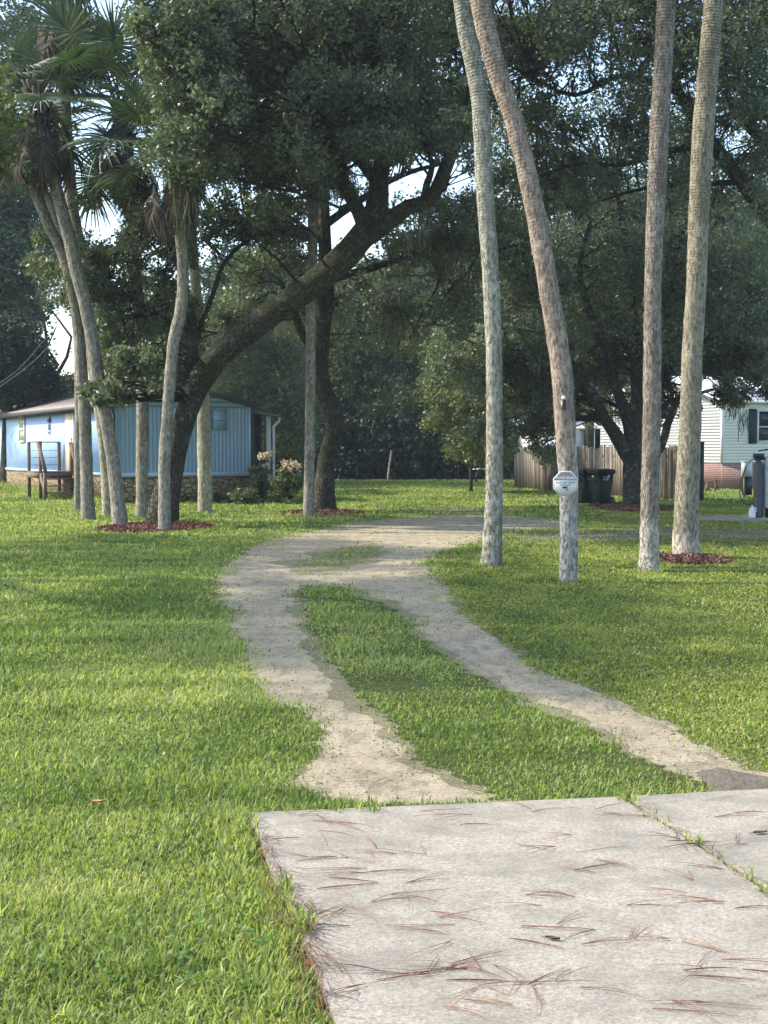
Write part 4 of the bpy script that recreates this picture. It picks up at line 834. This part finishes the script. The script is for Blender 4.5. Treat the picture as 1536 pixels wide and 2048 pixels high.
# ---- sign and camera on the palm
t = NT('sign_white', .5, .3); t.col(t.ramp(t.noise(t.co(), 20, 4), [(.3, (.82, .83, .80)), (.7, (.90, .90, .87))])); M['sign'] = t.m
M['sign_red'] = plain('faded_red', (.40, .27, .25), .6, .08, 20); M['sign_green'] = plain('faded_green', (.16, .30, .25), .6, .1, 20); M['sign_dark'] = plain('sign_ink', (.05, .05, .05), .6, .1, 20)
def text(s, size, mat, parent, loc, name='lettering', bold=.0, rot=(math.pi/2, 0, 0), ext=.0008):
    cu = bpy.data.curves.new(name, 'FONT'); cu.body = s; cu.size = size; cu.align_x = 'CENTER'; cu.align_y = 'CENTER'; cu.extrude = ext; cu.offset = bold
    o = bpy.data.objects.new(name, cu); col.objects.link(o); dg = bpy.context.evaluated_depsgraph_get(); me = bpy.data.meshes.new_from_object(o.evaluated_get(dg)); bpy.data.objects.remove(o)
    o = bpy.data.objects.new(name, me); col.objects.link(o); me.materials.clear(); me.materials.append(mat); o.parent = parent; o.location = loc; o.rotation_euler = rot; return o
sp_ = W(1131, 967, 18.86); SG = empty('warning_sign', tuple(sp_), R(3), label='white octagonal warning sign with faded red top nailed to the pinkish palm', cat='sign')
def octo(r_, y, z0=-9, z1=9):
    P = [(r_*math.cos(R(22.5+45*k))/math.cos(R(22.5)), r_*math.sin(R(22.5+45*k))/math.cos(R(22.5))) for k in range(8)]; return [(x, y, z) for x, z in P]
m = MB(); m.loft([octo(.157, 0), octo(.157, .004)]); m.build('plate', M['sign'], SG)
def ringp(r0, r1, y, mat, name):
    m = MB(); a = octo(r0, y); b = octo(r1, y); m.add(a+b, [(k, (k+1) % 8, 8+(k+1) % 8, 8+k) for k in range(8)]); m.build(name, mat, SG)
ringp(.148, .142, -.002, M['sign_red'], 'border_line')
m = MB(); k_ = .140*math.tan(R(22.5)); m.add([(-.140, -.0015, .038), (-.140, -.0015, k_), (-k_, -.0015, .140), (k_, -.0015, .140), (.140, -.0015, k_), (.140, -.0015, .038)], [(5, 4, 3, 2, 1, 0)]); m.build('red_band', M['sign_red'], SG)
text('WARNING!', .052, M['sign'], SG, (0, -.004, .070), bold=.0012)
text('24 HOUR VIDEO', .0345, M['sign_green'], SG, (0, -.004, .012), bold=.0012); text('SURVEILLANCE', .021, M['sign_green'], SG, (0, -.004, -.018), bold=.0005)
m = MB(); m.add([(x, -.003, z) for x, z in ((-.045, -.042), (.02, -.035), (.028, -.052), (-.03, -.066))], [(0, 3, 2, 1)]); m.add([(x, -.003, z) for x, z in ((.002, -.062), (.028, -.068), (.03, -.088), (.02, -.080), (-.004, -.075))], [(0, 4, 3, 2, 1)]); m.build('camera_icon', M['sign_dark'], SG)
m = MB(); m.lathe([(0, -.007), (.006, -.005), (.007, 0)], 8, (0, 0, .146), axis='y'); m.build('nail', M['sign_dark'], SG)
tp = W(1127, 806, 18.90); TC = empty('security_light', tuple(tp), R(-8), label='small black camera box with white cap on the pinkish palm trunk', cat='camera')
m = MB(); m.loft([[(x*.032, y*.03-.01, z) for x, y in ((-1, -1), (1, -1), (1, 1), (-1, 1))] for z in (-.085, -.08, .04)]); m.build('body', M['black'], TC)
m = MB(); m.loft([[(x*s, y*s-.01, z) for x, y in ((-1, -1), (1, -1), (1, 1), (-1, 1))] for s, z in ((.024, .042), (.026, .06), (.018, .09))]); m.build('cap', M['white'], TC)
m = MB(); m.lathe([(0, -.055), (.014, -.052), (.016, -.04)], 10, (0, 0, -.02), axis='y'); m.build('lens', M['glass'], TC)
m = MB(); m.bar((0, .01, -.03), (0, .06, -.03), .03); m.build('bracket', M['black'], TC)
# ---- water tanks
M['tank'] = plain('charcoal_tank', (.055, .062, .07), .5, .12, 5, .4); M['tankw'] = plain('grey_white_tank', (.50, .54, .58), .5, .06, 4)
d = 36.2; px = (1517-CX)/F*d; WT = empty('water_softener_tank', (px, d, .05), label='slim charcoal tank with a black valve head on the concrete pad', cat='tank')
m = MB(); m.lathe([(.0, 0), (.12, 0), (.125, .05), (.122, .1), (.118, .12), (.118, 1.22), (.11, 1.29), (.08, 1.345), (.04, 1.37)], 24); m.build('tank_body', M['tank'], WT, smooth=True)
m = MB(); m.lathe([(.045, 1.36), (.05, 1.41), (.04, 1.43)], 14); m.box(-.12, .12, -.07, .09, 1.43, 1.54).box(-.09, .09, -.09, -.07, 1.45, 1.53); m.lathe([(.0, -.15), (.035, -.15), (.035, .18), (0, .18)], 12, (.05, 0, 1.41), axis='x'); m.build('valve_head', M['black'], WT)
m = MB(); m.tube(smoothpath(np.array([(-.05, .02, 1.42), (-.2, .05, 1.36), (-.33, .08, 1.1), (-.42, .1, .75), (-.40, .08, .45), (-.28, .05, .32), (-.12, .02, .33)]), .05), .012, 6); m.build('hose', M['black'], WT)
WB = empty('brine_tank', ((1556-CX)/F*(d+.05), d+.05, .05), label='pale grey upright tank cut by the right edge of the photo', cat='tank')
m = MB(); m.lathe([(.0, .22), (.33, .22), (.345, .25), (.345, 1.38), (.335, 1.43), (.25, 1.48), (0, 1.5)], 32); m.build('tank_body', M['tankw'], WB, smooth=True)
m = MB(); m.lathe([(0, 0), (.30, 0), (.30, .218), (0, .218)], 24); m.build('stand', M['dark'], WB); m = MB(); m.tube([(0, -.1, 1.5), (0, -.1, 1.62), (-.3, -.12, 1.64), (-.5, -.05, 1.6)], .018, 7); m.build('pipe', M['black'], WB)
d = 36.0; JG = empty('plastic_jug', ((1505-CX)/F*d, d, .05), label='small white plastic jug on the pad left of the charcoal tank', cat='jug')
m = MB(); m.loft([[(math.cos(a)*r_*1., math.sin(a)*r_, z) for a in np.arange(16)*math.pi/8] for r_, z in ((.075, 0), (.082, .01), (.082, .12), (.078, .125), (.082, .13), (.080, .17), (.05, .235), (.022, .255), (.022, .275))]); m.build('bottle', M['white'], JG, smooth=True)
m = MB(); m.tube(smoothpath(np.array([(.02, -.03, .25), (.06, -.05, .25), (.085, -.05, .2), (.078, -.05, .14)]), .02), .01, 6); m.build('handle', M['white'], JG); m = MB(); m.lathe([(0, .274), (.025, .274), (.025, .295), (0, .295)], 12); m.build('cap', M['white'], JG)
d = 52; UB = empty('utility_box', ((1497-CX)/F*d, d, 0), ANG, label='grey green utility cabinet on posts in front of the brick base', cat='utility box')
m = MB(); m.box(-.16, .16, 0, .2, .75, 1.25).box(-.18, .18, -.02, .22, 1.251, 1.28).box(-.13, .13, -.02, -.001, .8, 1.2); m.build('cabinet', M['tankw'], UB); m = MB(); m.box(-.14, .2, .05, .18, .1, .749); m.build('lower_box', M['bin'], UB)
m = MB(); m.box(-.19, -.145, .0, .05, 0, .749); m.build('post', M['fence'], UB); m = MB(); m.tube(smoothpath(np.array([(-.1, .02, .8), (-.3, 0, .6), (-.32, 0, .3), (-.1, 0, .08)]), .05), .02, 6); m.build('conduit', plain('orange_hose', (.3, .12, .05)), UB)
d = 60; o = MB()
for x, h, rr in ((0, .38, .11), (.33, .5, .05)): o.lathe([(rr*.7, 0), (rr, h*.3), (rr*.9, h*.6), (rr*.3, h*.85), (.01, h)], 12, (x, 0, 0))
o.bar((.25, 0, .45), (.45, -.05, .05), .04).bar((.35, 0, .4), (.3, -.05, .55), .05); o = tag(o.build('garden_ornament', M['deck']), 'small dark garden figures against the sunlit brick base', 'garden ornament'); o.location = ((1415-CX)/F*d, d, 0)
# ---- stake, pale table, wires
d = 80; xs_ = (775-CX)/F*d; ST = MB(); ST.tube([(0, 0, -.05), (.09, 0, .8), (.22, 0, 1.62)], [.06, .055, .05], 8, .03); o = tag(ST.build('wooden_stake', M['sign'] if False else M['p_tan']), 'pale leaning stake at the far edge of the field', 'stake'); o.location = (xs_, d, 0)
d = 74; TB = empty('garden_table', ((964-CX)/F*d, d, 0), .1, label='pale low table in the far field just left of the grey palm trunk', cat='table')
m = MB(); m.box(-.42, .42, -.3, .3, .68, .73); m.box(-.3, .5, -.32, -.30, .70, .76); m.build('table_top', M['white'], TB)
for x, y in ((-.3, -.2), (.3, -.2), (-.3, .2), (.3, .2)): m = MB(); m.bar((x, y, 0), (x*.8, y*.8, .68), .05); m.build('leg', M['dark'], TB)
M['wire'] = plain('grey_wire', (.28, .29, .29), .5, .1, 2)
def wire(P, label, r_=.012):
    P = smoothpath(np.array([W(*p) for p in P]), 1.5); m = MB(); m.tube(P, r_*.6, 5); return tag(m.build('overhead_wire', M['wire']), label, 'wire', 'overhead wires')
wire([(380, 520, 43), (500, 530, 43.5), (620, 535, 44), (780, 530, 44.4), (960, 510, 44.8)], 'upper wire crossing behind the slim palm and leaning oak')
wire([(1107, 484, 41), (1200, 471, 40), (1297, 455, 39), (1417, 424, 38), (1560, 390, 37)], 'wire climbing to the right edge behind the two right palms', .010)
wire([(385, 590, 43), (520, 592, 43.5), (680, 588, 44), (960, 560, 44.8)], 'middle wire passing left of the slim palm')
wire([(385, 619, 43), (520, 622, 43.5), (700, 622, 44)], 'lowest wire left of the slim palm')
wire([(-40, 790, 45), (30, 745, 46), (80, 690, 47), (112, 655, 48)], 'steeper wire dropping to the lower left edge')
wire([(-40, 800, 44), (40, 745, 46), (90, 700, 48), (140, 640, 50)], 'lower slack wire beside the dark tree at left')
# ---- garden plants
def bush(name, x, y, d, hw, h, n, mat, label, seed, flowers=0, size=.09, fl_top=.7):
    r = np.random.default_rng(seed); c = np.array([(x-CX)/F*d, d, 0]); root = empty(name, tuple(c), label=label, cat='bush'); m = MB(); C = []; Rr = []
    for k in range(n):
        a = r.random()*6.28; q = r.random()**.5*hw; z = h*(.25+.75*r.random())*(1-.35*(q/hw)**2); e = c+[math.cos(a)*q, math.sin(a)*q, z]; C.append(e); Rr.append(.16+.1*r.random())
        m.tube(np.array([c+[math.cos(a)*.08, math.sin(a)*.08, 0], c+[math.cos(a)*q*.5, math.sin(a)*q*.5, z*.55], e]), [.014, .01, .005], 5)
    m.build('stems', M['oak'], root, c); V, Fc, T = leaf_mesh(C, Rr, 130, size, sub=8, spread=.05, seed=seed, asp=.35); mesh_np('foliage', V, Fc, M[mat], root, c, T)
    if flowers:
        C2 = [c+np.array([r.normal(0, hw*.45)+hw*.15, r.normal(-.1, hw*.4), h*(fl_top+.3*r.random())]) for _ in range(flowers)]
        for q, c2_ in enumerate(C2):
            V, Fc, T = leaf_mesh([c2_], [.13], 70, .055, sub=8, spread=.04, seed=seed*50+q, asp=.9); mesh_np('flower_head', V, Fc, M['flower'], root, c, T)
bush('flowering_bush', 577, 0, 46.2, .42, 1.3, 34, 'oak_leaf2', 'pink flowering bush right of the white porch post', 1, 17)
bush('flowering_bush', 523, 0, 46.9, .32, 1.45, 30, 'oak_leaf', 'taller fading blossom bush between the blue gable and porch post', 2, 8, fl_top=.8)
bush('garden_bush', 552, 0, 46.6, .3, .9, 20, 'oak_leaf', 'green bush at the foot of the white porch post', 3)
bush('garden_bush', 490, 0, 45.6, .35, .5, 18, 'oak_leaf2', 'low bush against the flagstone skirt at the gable corner', 4)
def agave(x, d, s, label, seed, n=22, mat='frond'):
    r = np.random.default_rng(seed); c = np.array([(x-CX)/F*d, d, 0]); V = []; T = []
    for k in range(n):
        a = r.random()*6.28; e = r.uniform(.3, 1.3); p = c+[0, 0, .03]; L = s*r.uniform(.6, 1); sd = np.array([-math.sin(a), math.cos(a), 0]); w_ = [.03, .045, .035, .004]; tt = r.random()
        for j in range(3):
            ee = e-j*.35; q = p+np.array([math.cos(a)*math.cos(ee), math.sin(a)*math.cos(ee), math.sin(ee)])*L/3; V += [p-sd*w_[j], p+sd*w_[j], q+sd*w_[j+1], q-sd*w_[j+1]]; T += [tt]*4; p = q
    tag(mesh_np('spiky_plant', np.array(V), np.arange(len(V)).reshape(-1, 4), M[mat], None, tuple(c), T), label, 'plant')
agave(436, 46.6, .62, 'spiky upright plant against the stone skirt right of the yellowish palm', 5); agave(512, 45.6, .5, 'broad leaved plant at the blue house corner', 6, 14, 'weed')
agave(462, 46.2, .4, 'small strappy plant midway along the stone skirt', 7, 18); agave(575, 45.4, .35, 'small leafy plant under the pink flowering bush', 8, 12, 'weed')

# ------------------------------------------------------------------ grass
def blades(x, y, h, wd, mat, name, label, seed, tint=None, lean=1.05, zb=None):
    r = np.random.default_rng(seed); n = len(x); a = r.random(n)*6.283; le = np.abs(r.normal(0, lean, n))+.15; h = h*r.uniform(.5, 1.25, n)
    dx = np.cos(a); dy = np.sin(a); b = r.random(n)*6.283; b = np.where(r.random(n) < .7, a+math.pi/2, b); sx = np.cos(b)*wd/2; sy = np.sin(b)*wd/2
    z0 = np.zeros(n)-.004 if zb is None else zb; P0 = np.stack([x, y, z0], 1); l1 = h*.55; P1 = P0+np.stack([dx*np.sin(le*.6)*l1, dy*np.sin(le*.6)*l1, np.cos(le*.6)*l1], 1)
    l2 = h*.45; le2 = le*1.5+.1; P2 = P1+np.stack([dx*np.sin(le2)*l2, dy*np.sin(le2)*l2, np.cos(le2)*l2], 1); S = np.stack([sx, sy, np.zeros(n)], 1)
    V = np.stack([P0-S*.7, P0+S*.7, P1+S, P1-S, P2], 1).reshape(-1, 3); i = np.arange(n)*5
    Q = np.stack([i, i+1, i+2, i+3], 1); Tt = np.stack([i+3, i+2, i+4], 1)
    if tint is None: tint = r.random(n)
    return tag(mesh_np(name, V, [Q, Tt], M[mat], None, (0, 0, 0), np.repeat(tint, 5)), label, 'grass', kind='stuff')
r = np.random.default_rng(5); N = 1150000
yy = np.exp(r.uniform(math.log(4.0), math.log(82), N)); xx = (r.uniform(-1, 1, N))*(.256*yy*1.1+.9)
# more grains near
jx = xx+r.laplace(0, .085, N)*np.maximum(.8, yy/12)+.05*vnoise(xx, yy, 7, 61); jy = yy+np.where(yy > 7.5, r.laplace(0, .17, N), 0)*np.maximum(1, yy/10)
ing = pip(jx, jy, GRAV); inm = pip(jx, jy, MID) | pip(jx, jy, ISL); ins = pip(xx, yy, SL1) | pip(xx, yy, SL2) | pip(xx, yy, pad)
jit = .5+.5*vnoise(xx, yy, 6, 3)
pm = pip(xx, yy, MID); keep = ~ins & ~(pm & (yy > 12) & (r.random(N) < .12+.18*(vnoise(xx, yy, 4, 77) > .6))) & (pm | (vnoise(xx, yy, 1.3, 90)+.7*vnoise(xx, yy, 5, 91) < 1.1) | (r.random(N) < .4)) & (~ing | inm | (r.random(N) < .003+.22*(vnoise(xx, yy, 1.9, 33) > .8)))
# houses, mulch, trunks footprints
for (cx_, cy_, rx, ry) in ((315, 1056, 1.2, 2.1), (645, 1027, 1., 1.8), (1262, 1016, 1.2, 2.5), (1385, 1121, .45, .9)):
    c = G(cx_, cy_); keep &= (((xx-c[0])/rx)**2+((yy-c[1])/ry)**2 > 1)
ca, sa = math.cos(ANG), math.sin(ANG); lx = (xx+8.3)*ca+(yy-46.4)*sa; ly = -(xx+8.3)*sa+(yy-46.4)*ca; keep &= ~((lx > 0) & (lx < Wd) & (ly > 0) & (ly < LN))
lx = (xx-13.95)*ca+(yy-62)*sa; ly = -(xx-13.95)*sa+(yy-62)*ca; keep &= ~((lx > 0) & (lx < LW) & (ly > 0) & (ly < DW))
for i, d_ in enumerate(DP): keep &= ~(pip(jx, jy, d_) & (r.random(N) < (.8 if i != 1 else .6)))
xx = xx[keep]; yy = yy[keep]; ingr = (pip(xx, yy, GRAV) & ~pip(xx, yy, MID))
path_r = np.interp(yy, [4, 8, 9.5, 12.7, 17, 22, 27, 40, 90], [2.5, 1.75, 1.6, .9, .45, 1.0, 3., 6., 7.])
right = (xx > path_r+vnoise(xx, yy, 2, 9)*.15) & (yy > 7) & (yy < 45)
sz = np.maximum(1, yy/9)**.3*np.where(ingr, .55, 1); wz = np.maximum(1, yy/7)**.95
def tints(x, y, s, r):
    return np.clip(.40+.26*vnoise(x, y, .8, s)+.2*vnoise(x, y, 4.5, s+1)+.12*vnoise(x, y, 11, s+2)+r.normal(0, .24, len(x)), 0, 1)
L_ = ~right; hh = .046*(1+.42*vnoise(xx, yy, 3., 21))*np.where(r.random(len(xx)) < .05, 1.7, 1)*np.where(pip(xx, yy, MID), .85, 1)*sz
blades(xx[L_], yy[L_], np.minimum(hh[L_], .16), .0072*wz[L_]*r.uniform(.6, 1.3, L_.sum()), 'grass', 'lawn_grass', 'bright green broad bladed lawn grass left of the track and on its median', 31, tints(xx[L_], yy[L_], 41, r))
Rm = right; blades(xx[Rm], yy[Rm], np.minimum(.030*sz[Rm]*(1+.35*vnoise(xx[Rm], yy[Rm], 3, 22)), .07), .0105*wz[Rm]**.8, 'grass2', 'ground_cover', 'fine yellow green low ground cover under the right palms', 32, tints(xx[Rm], yy[Rm], 51, r)*.82, lean=.9)
# broad leaved weeds in the near left lawn
k = 1300; wy = np.exp(r.uniform(math.log(4.1), math.log(11), k)); wx = r.uniform(-1, 1, k)*(.27*wy+.3); ok = ~pip(wx, wy, GRAV) & ~pip(wx, wy, SL1) & ~pip(wx, wy, SL2) & (vnoise(wx, wy, 1.6, 66) > .15) & ~pip(wx-.12, wy, SL1) & ~pip(wx+.12, wy, SL1) & ~pip(wx, wy-.12, SL1) & (wy > 4.6)
wx = wx[ok]; wy = wy[ok]; n = len(wx); V = []; T = []
Cc = np.stack([wx, wy, r.uniform(.02, .06, n)], 1); V, Fc, T = leaf_mesh(Cc, np.full(n, .04), 5, .026, sub=5, spread=.10, seed=8, up=1.4, asp=.9)
V[:, 2] = np.clip(V[:, 2], .004, .09); tag(mesh_np('lawn_weeds', V, Fc, M['weed'], None, (0, 0, 0), T), 'round leaved weeds scattered through the near lawn', 'weeds', kind='stuff')
# tall tufts: trunk feet, slab joint, house foot
def tuft(cx, cy, rad, n, h, seed, mat='grass'):
    r = np.random.default_rng(seed); a = r.random(n)*6.283; q = r.random(n)**.5*rad; return cx+np.cos(a)*q, cy+np.sin(a)*q, np.full(n, h)
X = []; Y = []; H = []
for p, rad, n, h in ((G(1110, 1163), .16, 160, .22), (G(1085, 1160), .25, 160, .15), (G(1005, 1130), .12, 160, .18), (G(958, 1135), .1, 90, .12), (G(1296, 1146), .22, 130, .10), (G(1325, 1138), .12, 60, .12), (G(1060, 1160), .3, 90, .12), (G(1410, 1118), .2, 60, .14), (G(1180, 1168), .2, 60, .08)):
    a_, b_, c_ = tuft(p[0], p[1], rad, n, h, int(rad*1000)+n); X.append(a_); Y.append(b_); H.append(c_)
for f in np.concatenate([np.linspace(0, .9, 40), np.full(30, .02), np.full(14, .24), np.full(30, .45)]):
    p = SB+(b2-SB)*f*.55; m_ = 3; X.append(p[0]+r.normal(0, .02, m_)); Y.append(p[1]+r.normal(0, .03, m_)); H.append(np.full(m_, .035 if r.random() < .7 else .07))
for k in range(700):
    s_ = r.uniform(-1, 24); q = -r.uniform(.05, .5); p = np.array([-8.3, 46.4])+np.array([-sa, ca])*s_+np.array([ca, sa])*q; X.append(p[0]+r.normal(0, .05, 6)); Y.append(p[1]+r.normal(0, .05, 6)); H.append(np.full(6, .2+.012*s_))
for k in range(60): p = G(r.uniform(500, 740), r.uniform(1618, 1636)); X.append(p[0]+r.normal(0, .03, 6)); Y.append(p[1]+r.normal(0, .03, 6)); H.append(np.full(6, .06))
for k in range(900):
    f = r.random(); p = SA+(SE-SA)*f*.62; o_ = (.045*math.sin(f*11+1)+.03*math.sin(f*29)+.02*math.sin(f*67))*min(1, f*4)-.045; X.append(p[0]+np.minimum(r.normal(o_-.05, .04, 6), o_+.03)); Y.append(p[1]+r.normal(0, .04, 6)); H.append(np.full(6, .07))
X = np.concatenate(X); Y = np.concatenate(Y); H = np.concatenate(H)
blades(X, Y, H, np.where(Y > 30, .02, .008), 'grass', 'grass_tufts', 'taller grass tufts at trunk feet, slab edges and house base', 71, lean=.5, zb=np.where(pip(X, Y, SL1) | pip(X, Y, SL2), .03, -.004))
# ------------------------------------------------------------------ litter
def needle_mesh(seed):
    r = np.random.default_rng(seed); m = MB(); k = int(r.integers(2, 4)); a0 = 0
    for i in range(k):
        a = r.normal(0, .12) if r.random() < .55 else r.normal(0, .5); L = r.uniform(.15, .25); hz_ = r.random()*.008; bend = r.normal(0, .07); P = []
        for t_ in np.linspace(0, 1, 6): P.append((math.cos(a+bend*t_)*L*t_, math.sin(a+bend*t_)*L*t_, .003+hz_*math.sin(t_*math.pi)))
        m.tube(np.array(P), [.0013, .0011, .001, .0009, .0008, .0005], 4)
    o = m.build('pine_needles', M['needle']); d = o.data; bpy.data.objects.remove(o); return d
NM = [needle_mesh(i) for i in range(12)]
pts = []
def inslab(p): return pip(np.array([p[0]]), np.array([p[1]]), SL1)[0] or pip(np.array([p[0]]), np.array([p[1]]), SL2)[0]
rr = random.Random(4)
man = [(600, 1653), (640, 1650), (590, 1690), (720, 1665), (760, 1720), (690, 1730), (740, 1740), (930, 1665), (945, 1650), (1040, 1700), (1110, 1715), (1150, 1720), (1190, 1740), (660, 1780), (720, 1770), (780, 1810), (800, 1790), (820, 1810), (700, 1830), (740, 1820), (650, 1850), (860, 1850), (1010, 1895), (1030, 1880), (880, 1960), (900, 1950), (940, 1965), (860, 1970), (990, 1960), (820, 1975), (760, 1990), (900, 1990), (1060, 1990), (1020, 2010), (960, 2000), (1100, 1985), (1280, 1905), (1330, 1905), (1430, 1945), (1480, 1960), (1440, 1830), (1400, 1620), (1420, 1650), (1470, 1640), (1500, 1700), (1370, 1690), (1300, 1655), (1250, 1640), (1200, 1640), (880, 2035), (930, 2030), (1400, 2025), (1500, 2015), (1120, 1870), (1180, 1878)]
for x, y in man:
    pts.append((x+rr.uniform(-12, 12), y+rr.uniform(-6, 6)))
    if rr.random() < .25: pts.append((x+rr.uniform(-40, 40), y+rr.uniform(-10, 10)))
for k in range(50): pts.append((rr.uniform(540, 1536), rr.uniform(1630, 2048)))
lab = 'reddish brown pine needles lying on the pale concrete slabs'
for i, (x, y) in enumerate(pts):
    p = G(x, y)
    if not inslab(p): continue
    o = bpy.data.objects.new('pine_needles', NM[i % 12]); col.objects.link(o); ang = rr.choice((0, math.pi))+rr.gauss(0, .55) if rr.random() < .7 else rr.uniform(0, 6.28)
    o.location = (p[0], p[1], .036+rr.random()*.003); o.rotation_euler = (0, 0, ang); s_ = rr.uniform(.8, 1.15); o.scale = (s_, s_, 1)
    tag(o, lab, 'pine needles', 'pine needles on the concrete')
# dry litter on the track and drifts along the slab edge
V = []; T = []; r = np.random.default_rng(91)
def stick(p, L, w_, a, z, t_): 
    d = np.array([math.cos(a), math.sin(a), 0]); s = np.array([-math.sin(a), math.cos(a), 0])*w_; p = np.array([p[0], p[1], z]); m = p+d*L/2+s*r.normal(0, 2)*1.5+[0, 0, .008]; e = p+d*L+[0, 0, r.uniform(0, .012)]
    V.extend([p-s, p+s, m+s, m-s, m-s, m+s, e+s*.5, e-s*.5]); T.extend([t_]*8)
for k in range(2600):
    y = math.exp(r.uniform(math.log(7.2), math.log(30))); x = r.uniform(-.3, .3)*y
    if pip(np.array([x]), np.array([y]), GRAV)[0] and vnoise(np.array([x]), np.array([y]), 2.2, 12)[0] > -.15: stick((x, y), r.uniform(.05, .22), .0024*max(1, y/9), r.normal(0, .5)+(0 if r.random() < .5 else math.pi), .012, r.random()*.45)
for k in range(240):
    f = .12+.88*r.random()**.8; p = SA+(SE-SA)*(f*.62); w0 = .010+.03*max(0, math.sin(f*11+1.8))**2; stick((p[0]+r.normal(.01+.03*f*math.sin(f*11+1), w0), p[1]+r.normal(0, .08)), r.uniform(.06, .2), .0016, math.atan2(jd[1], jd[0])+r.normal(0, .6), .036+r.random()*.03, r.random())
for k in range(200):
    f = r.random()**1.; p = SB+(b2-SB)*f*.7; stick((p[0]+r.normal(0, .025), p[1]+r.normal(0, .03)), r.uniform(.04, .16), .0015, math.atan2((b2-SB)[1], (b2-SB)[0])+r.normal(0, .5), .038, r.random())
tag(mesh_np('needle_litter', np.array(V), np.arange(len(V)).reshape(-1, 4), M['drybits'], None, (0, 0, 0), T), 'dry reddish needle litter on the gravel and along the slab edge', 'litter', kind='stuff')
def deadleaf(x, y, L, rot, z, mat, label):
    p = G(x, y); m = MB(); V = []; Fc = []
    for i, t_ in enumerate(np.linspace(0, 1, 8)):
        w_ = L*.2*math.sin(math.pi*t_**.8)+.0008; u = L*(t_-.5); V += [(u, -w_, .008+.010*abs(t_-.5)), (u, 0, .002+.006*abs(t_-.5)), (u, w_, .010)]
        if i: k = 3*i; Fc += [(k-3, k, k+1, k-2), (k-2, k+1, k+2, k-1)]
    m.add(V, Fc); m.tube([(-L*.5, 0, .004), (-L*.75, .003, .006)], .0015, 4); o = tag(m.build('dead_leaf', mat), label, 'leaf'); o.location = (p[0], p[1], z); o.rotation_euler = (0, 0, rot)
M['deadleaf'] = plain('dead_leaf_brown', (.09, .05, .035), .7, .3, 30); M['tanleaf'] = plain('tan_leaf', (.42, .22, .10), .7, .3, 30)
deadleaf(1105, 1901, .055, -.45, .037, M['deadleaf'], 'single curled dark brown leaf on the concrete'); deadleaf(195, 1626, .08, .1, .05, M['tanleaf'], 'single tan dead leaf lying in the left lawn')
deadleaf(1520, 1684, .07, .3, .037, M['deadleaf'], 'dark leaf at the right edge of the smaller slab')
# small stones on the gravel
m = MB(); r = np.random.default_rng(8)
for k in range(900):
    y = math.exp(r.uniform(math.log(7), math.log(20))); x = r.uniform(-.25, .3)*y
    if pip(np.array([x]), np.array([y]), GRAV)[0] and not pip(np.array([x]), np.array([y]), MID)[0]:
        s_ = r.uniform(.003, .009)*(1+y/20); c = np.array([x, y, .004+s_*.3]); V = c+np.array([(-1, -.3, 0), (.2, -1, .1), (1, .2, 0), (-.1, 1, 0), (0, 0, .8), (0, 0, -.6)])*s_*r.uniform(.6, 1.3, (6, 3)); m.add(V, [(0, 1, 4), (1, 2, 4), (2, 3, 4), (3, 0, 4), (1, 0, 5), (2, 1, 5), (3, 2, 5), (0, 3, 5)])
tag(m.build('gravel_stones', plain('pebble', (.42, .38, .31), .9, .4, 30)), 'small loose stones on the gravel ruts', 'gravel', kind='stuff')
# ------------------------------------------------------------------ air
m = MB(); m.box(-170, 170, -12, 140, -1.2, 27); hz = m.build('haze', None); hz['kind'] = 'stuff'
hm = bpy.data.materials.new('haze'); hm.use_nodes = True; hm.node_tree.nodes.clear(); ho = hm.node_tree.nodes.new('ShaderNodeOutputMaterial'); hv = hm.node_tree.nodes.new('ShaderNodeVolumePrincipled')
hv.inputs['Density'].default_value = .0004; hv.inputs['Color'].default_value = (.80, .90, 1, 1); hv.inputs['Anisotropy'].default_value = .1
hm.node_tree.links.new(hv.outputs[0], ho.inputs['Volume']); hz.data.materials.append(hm)
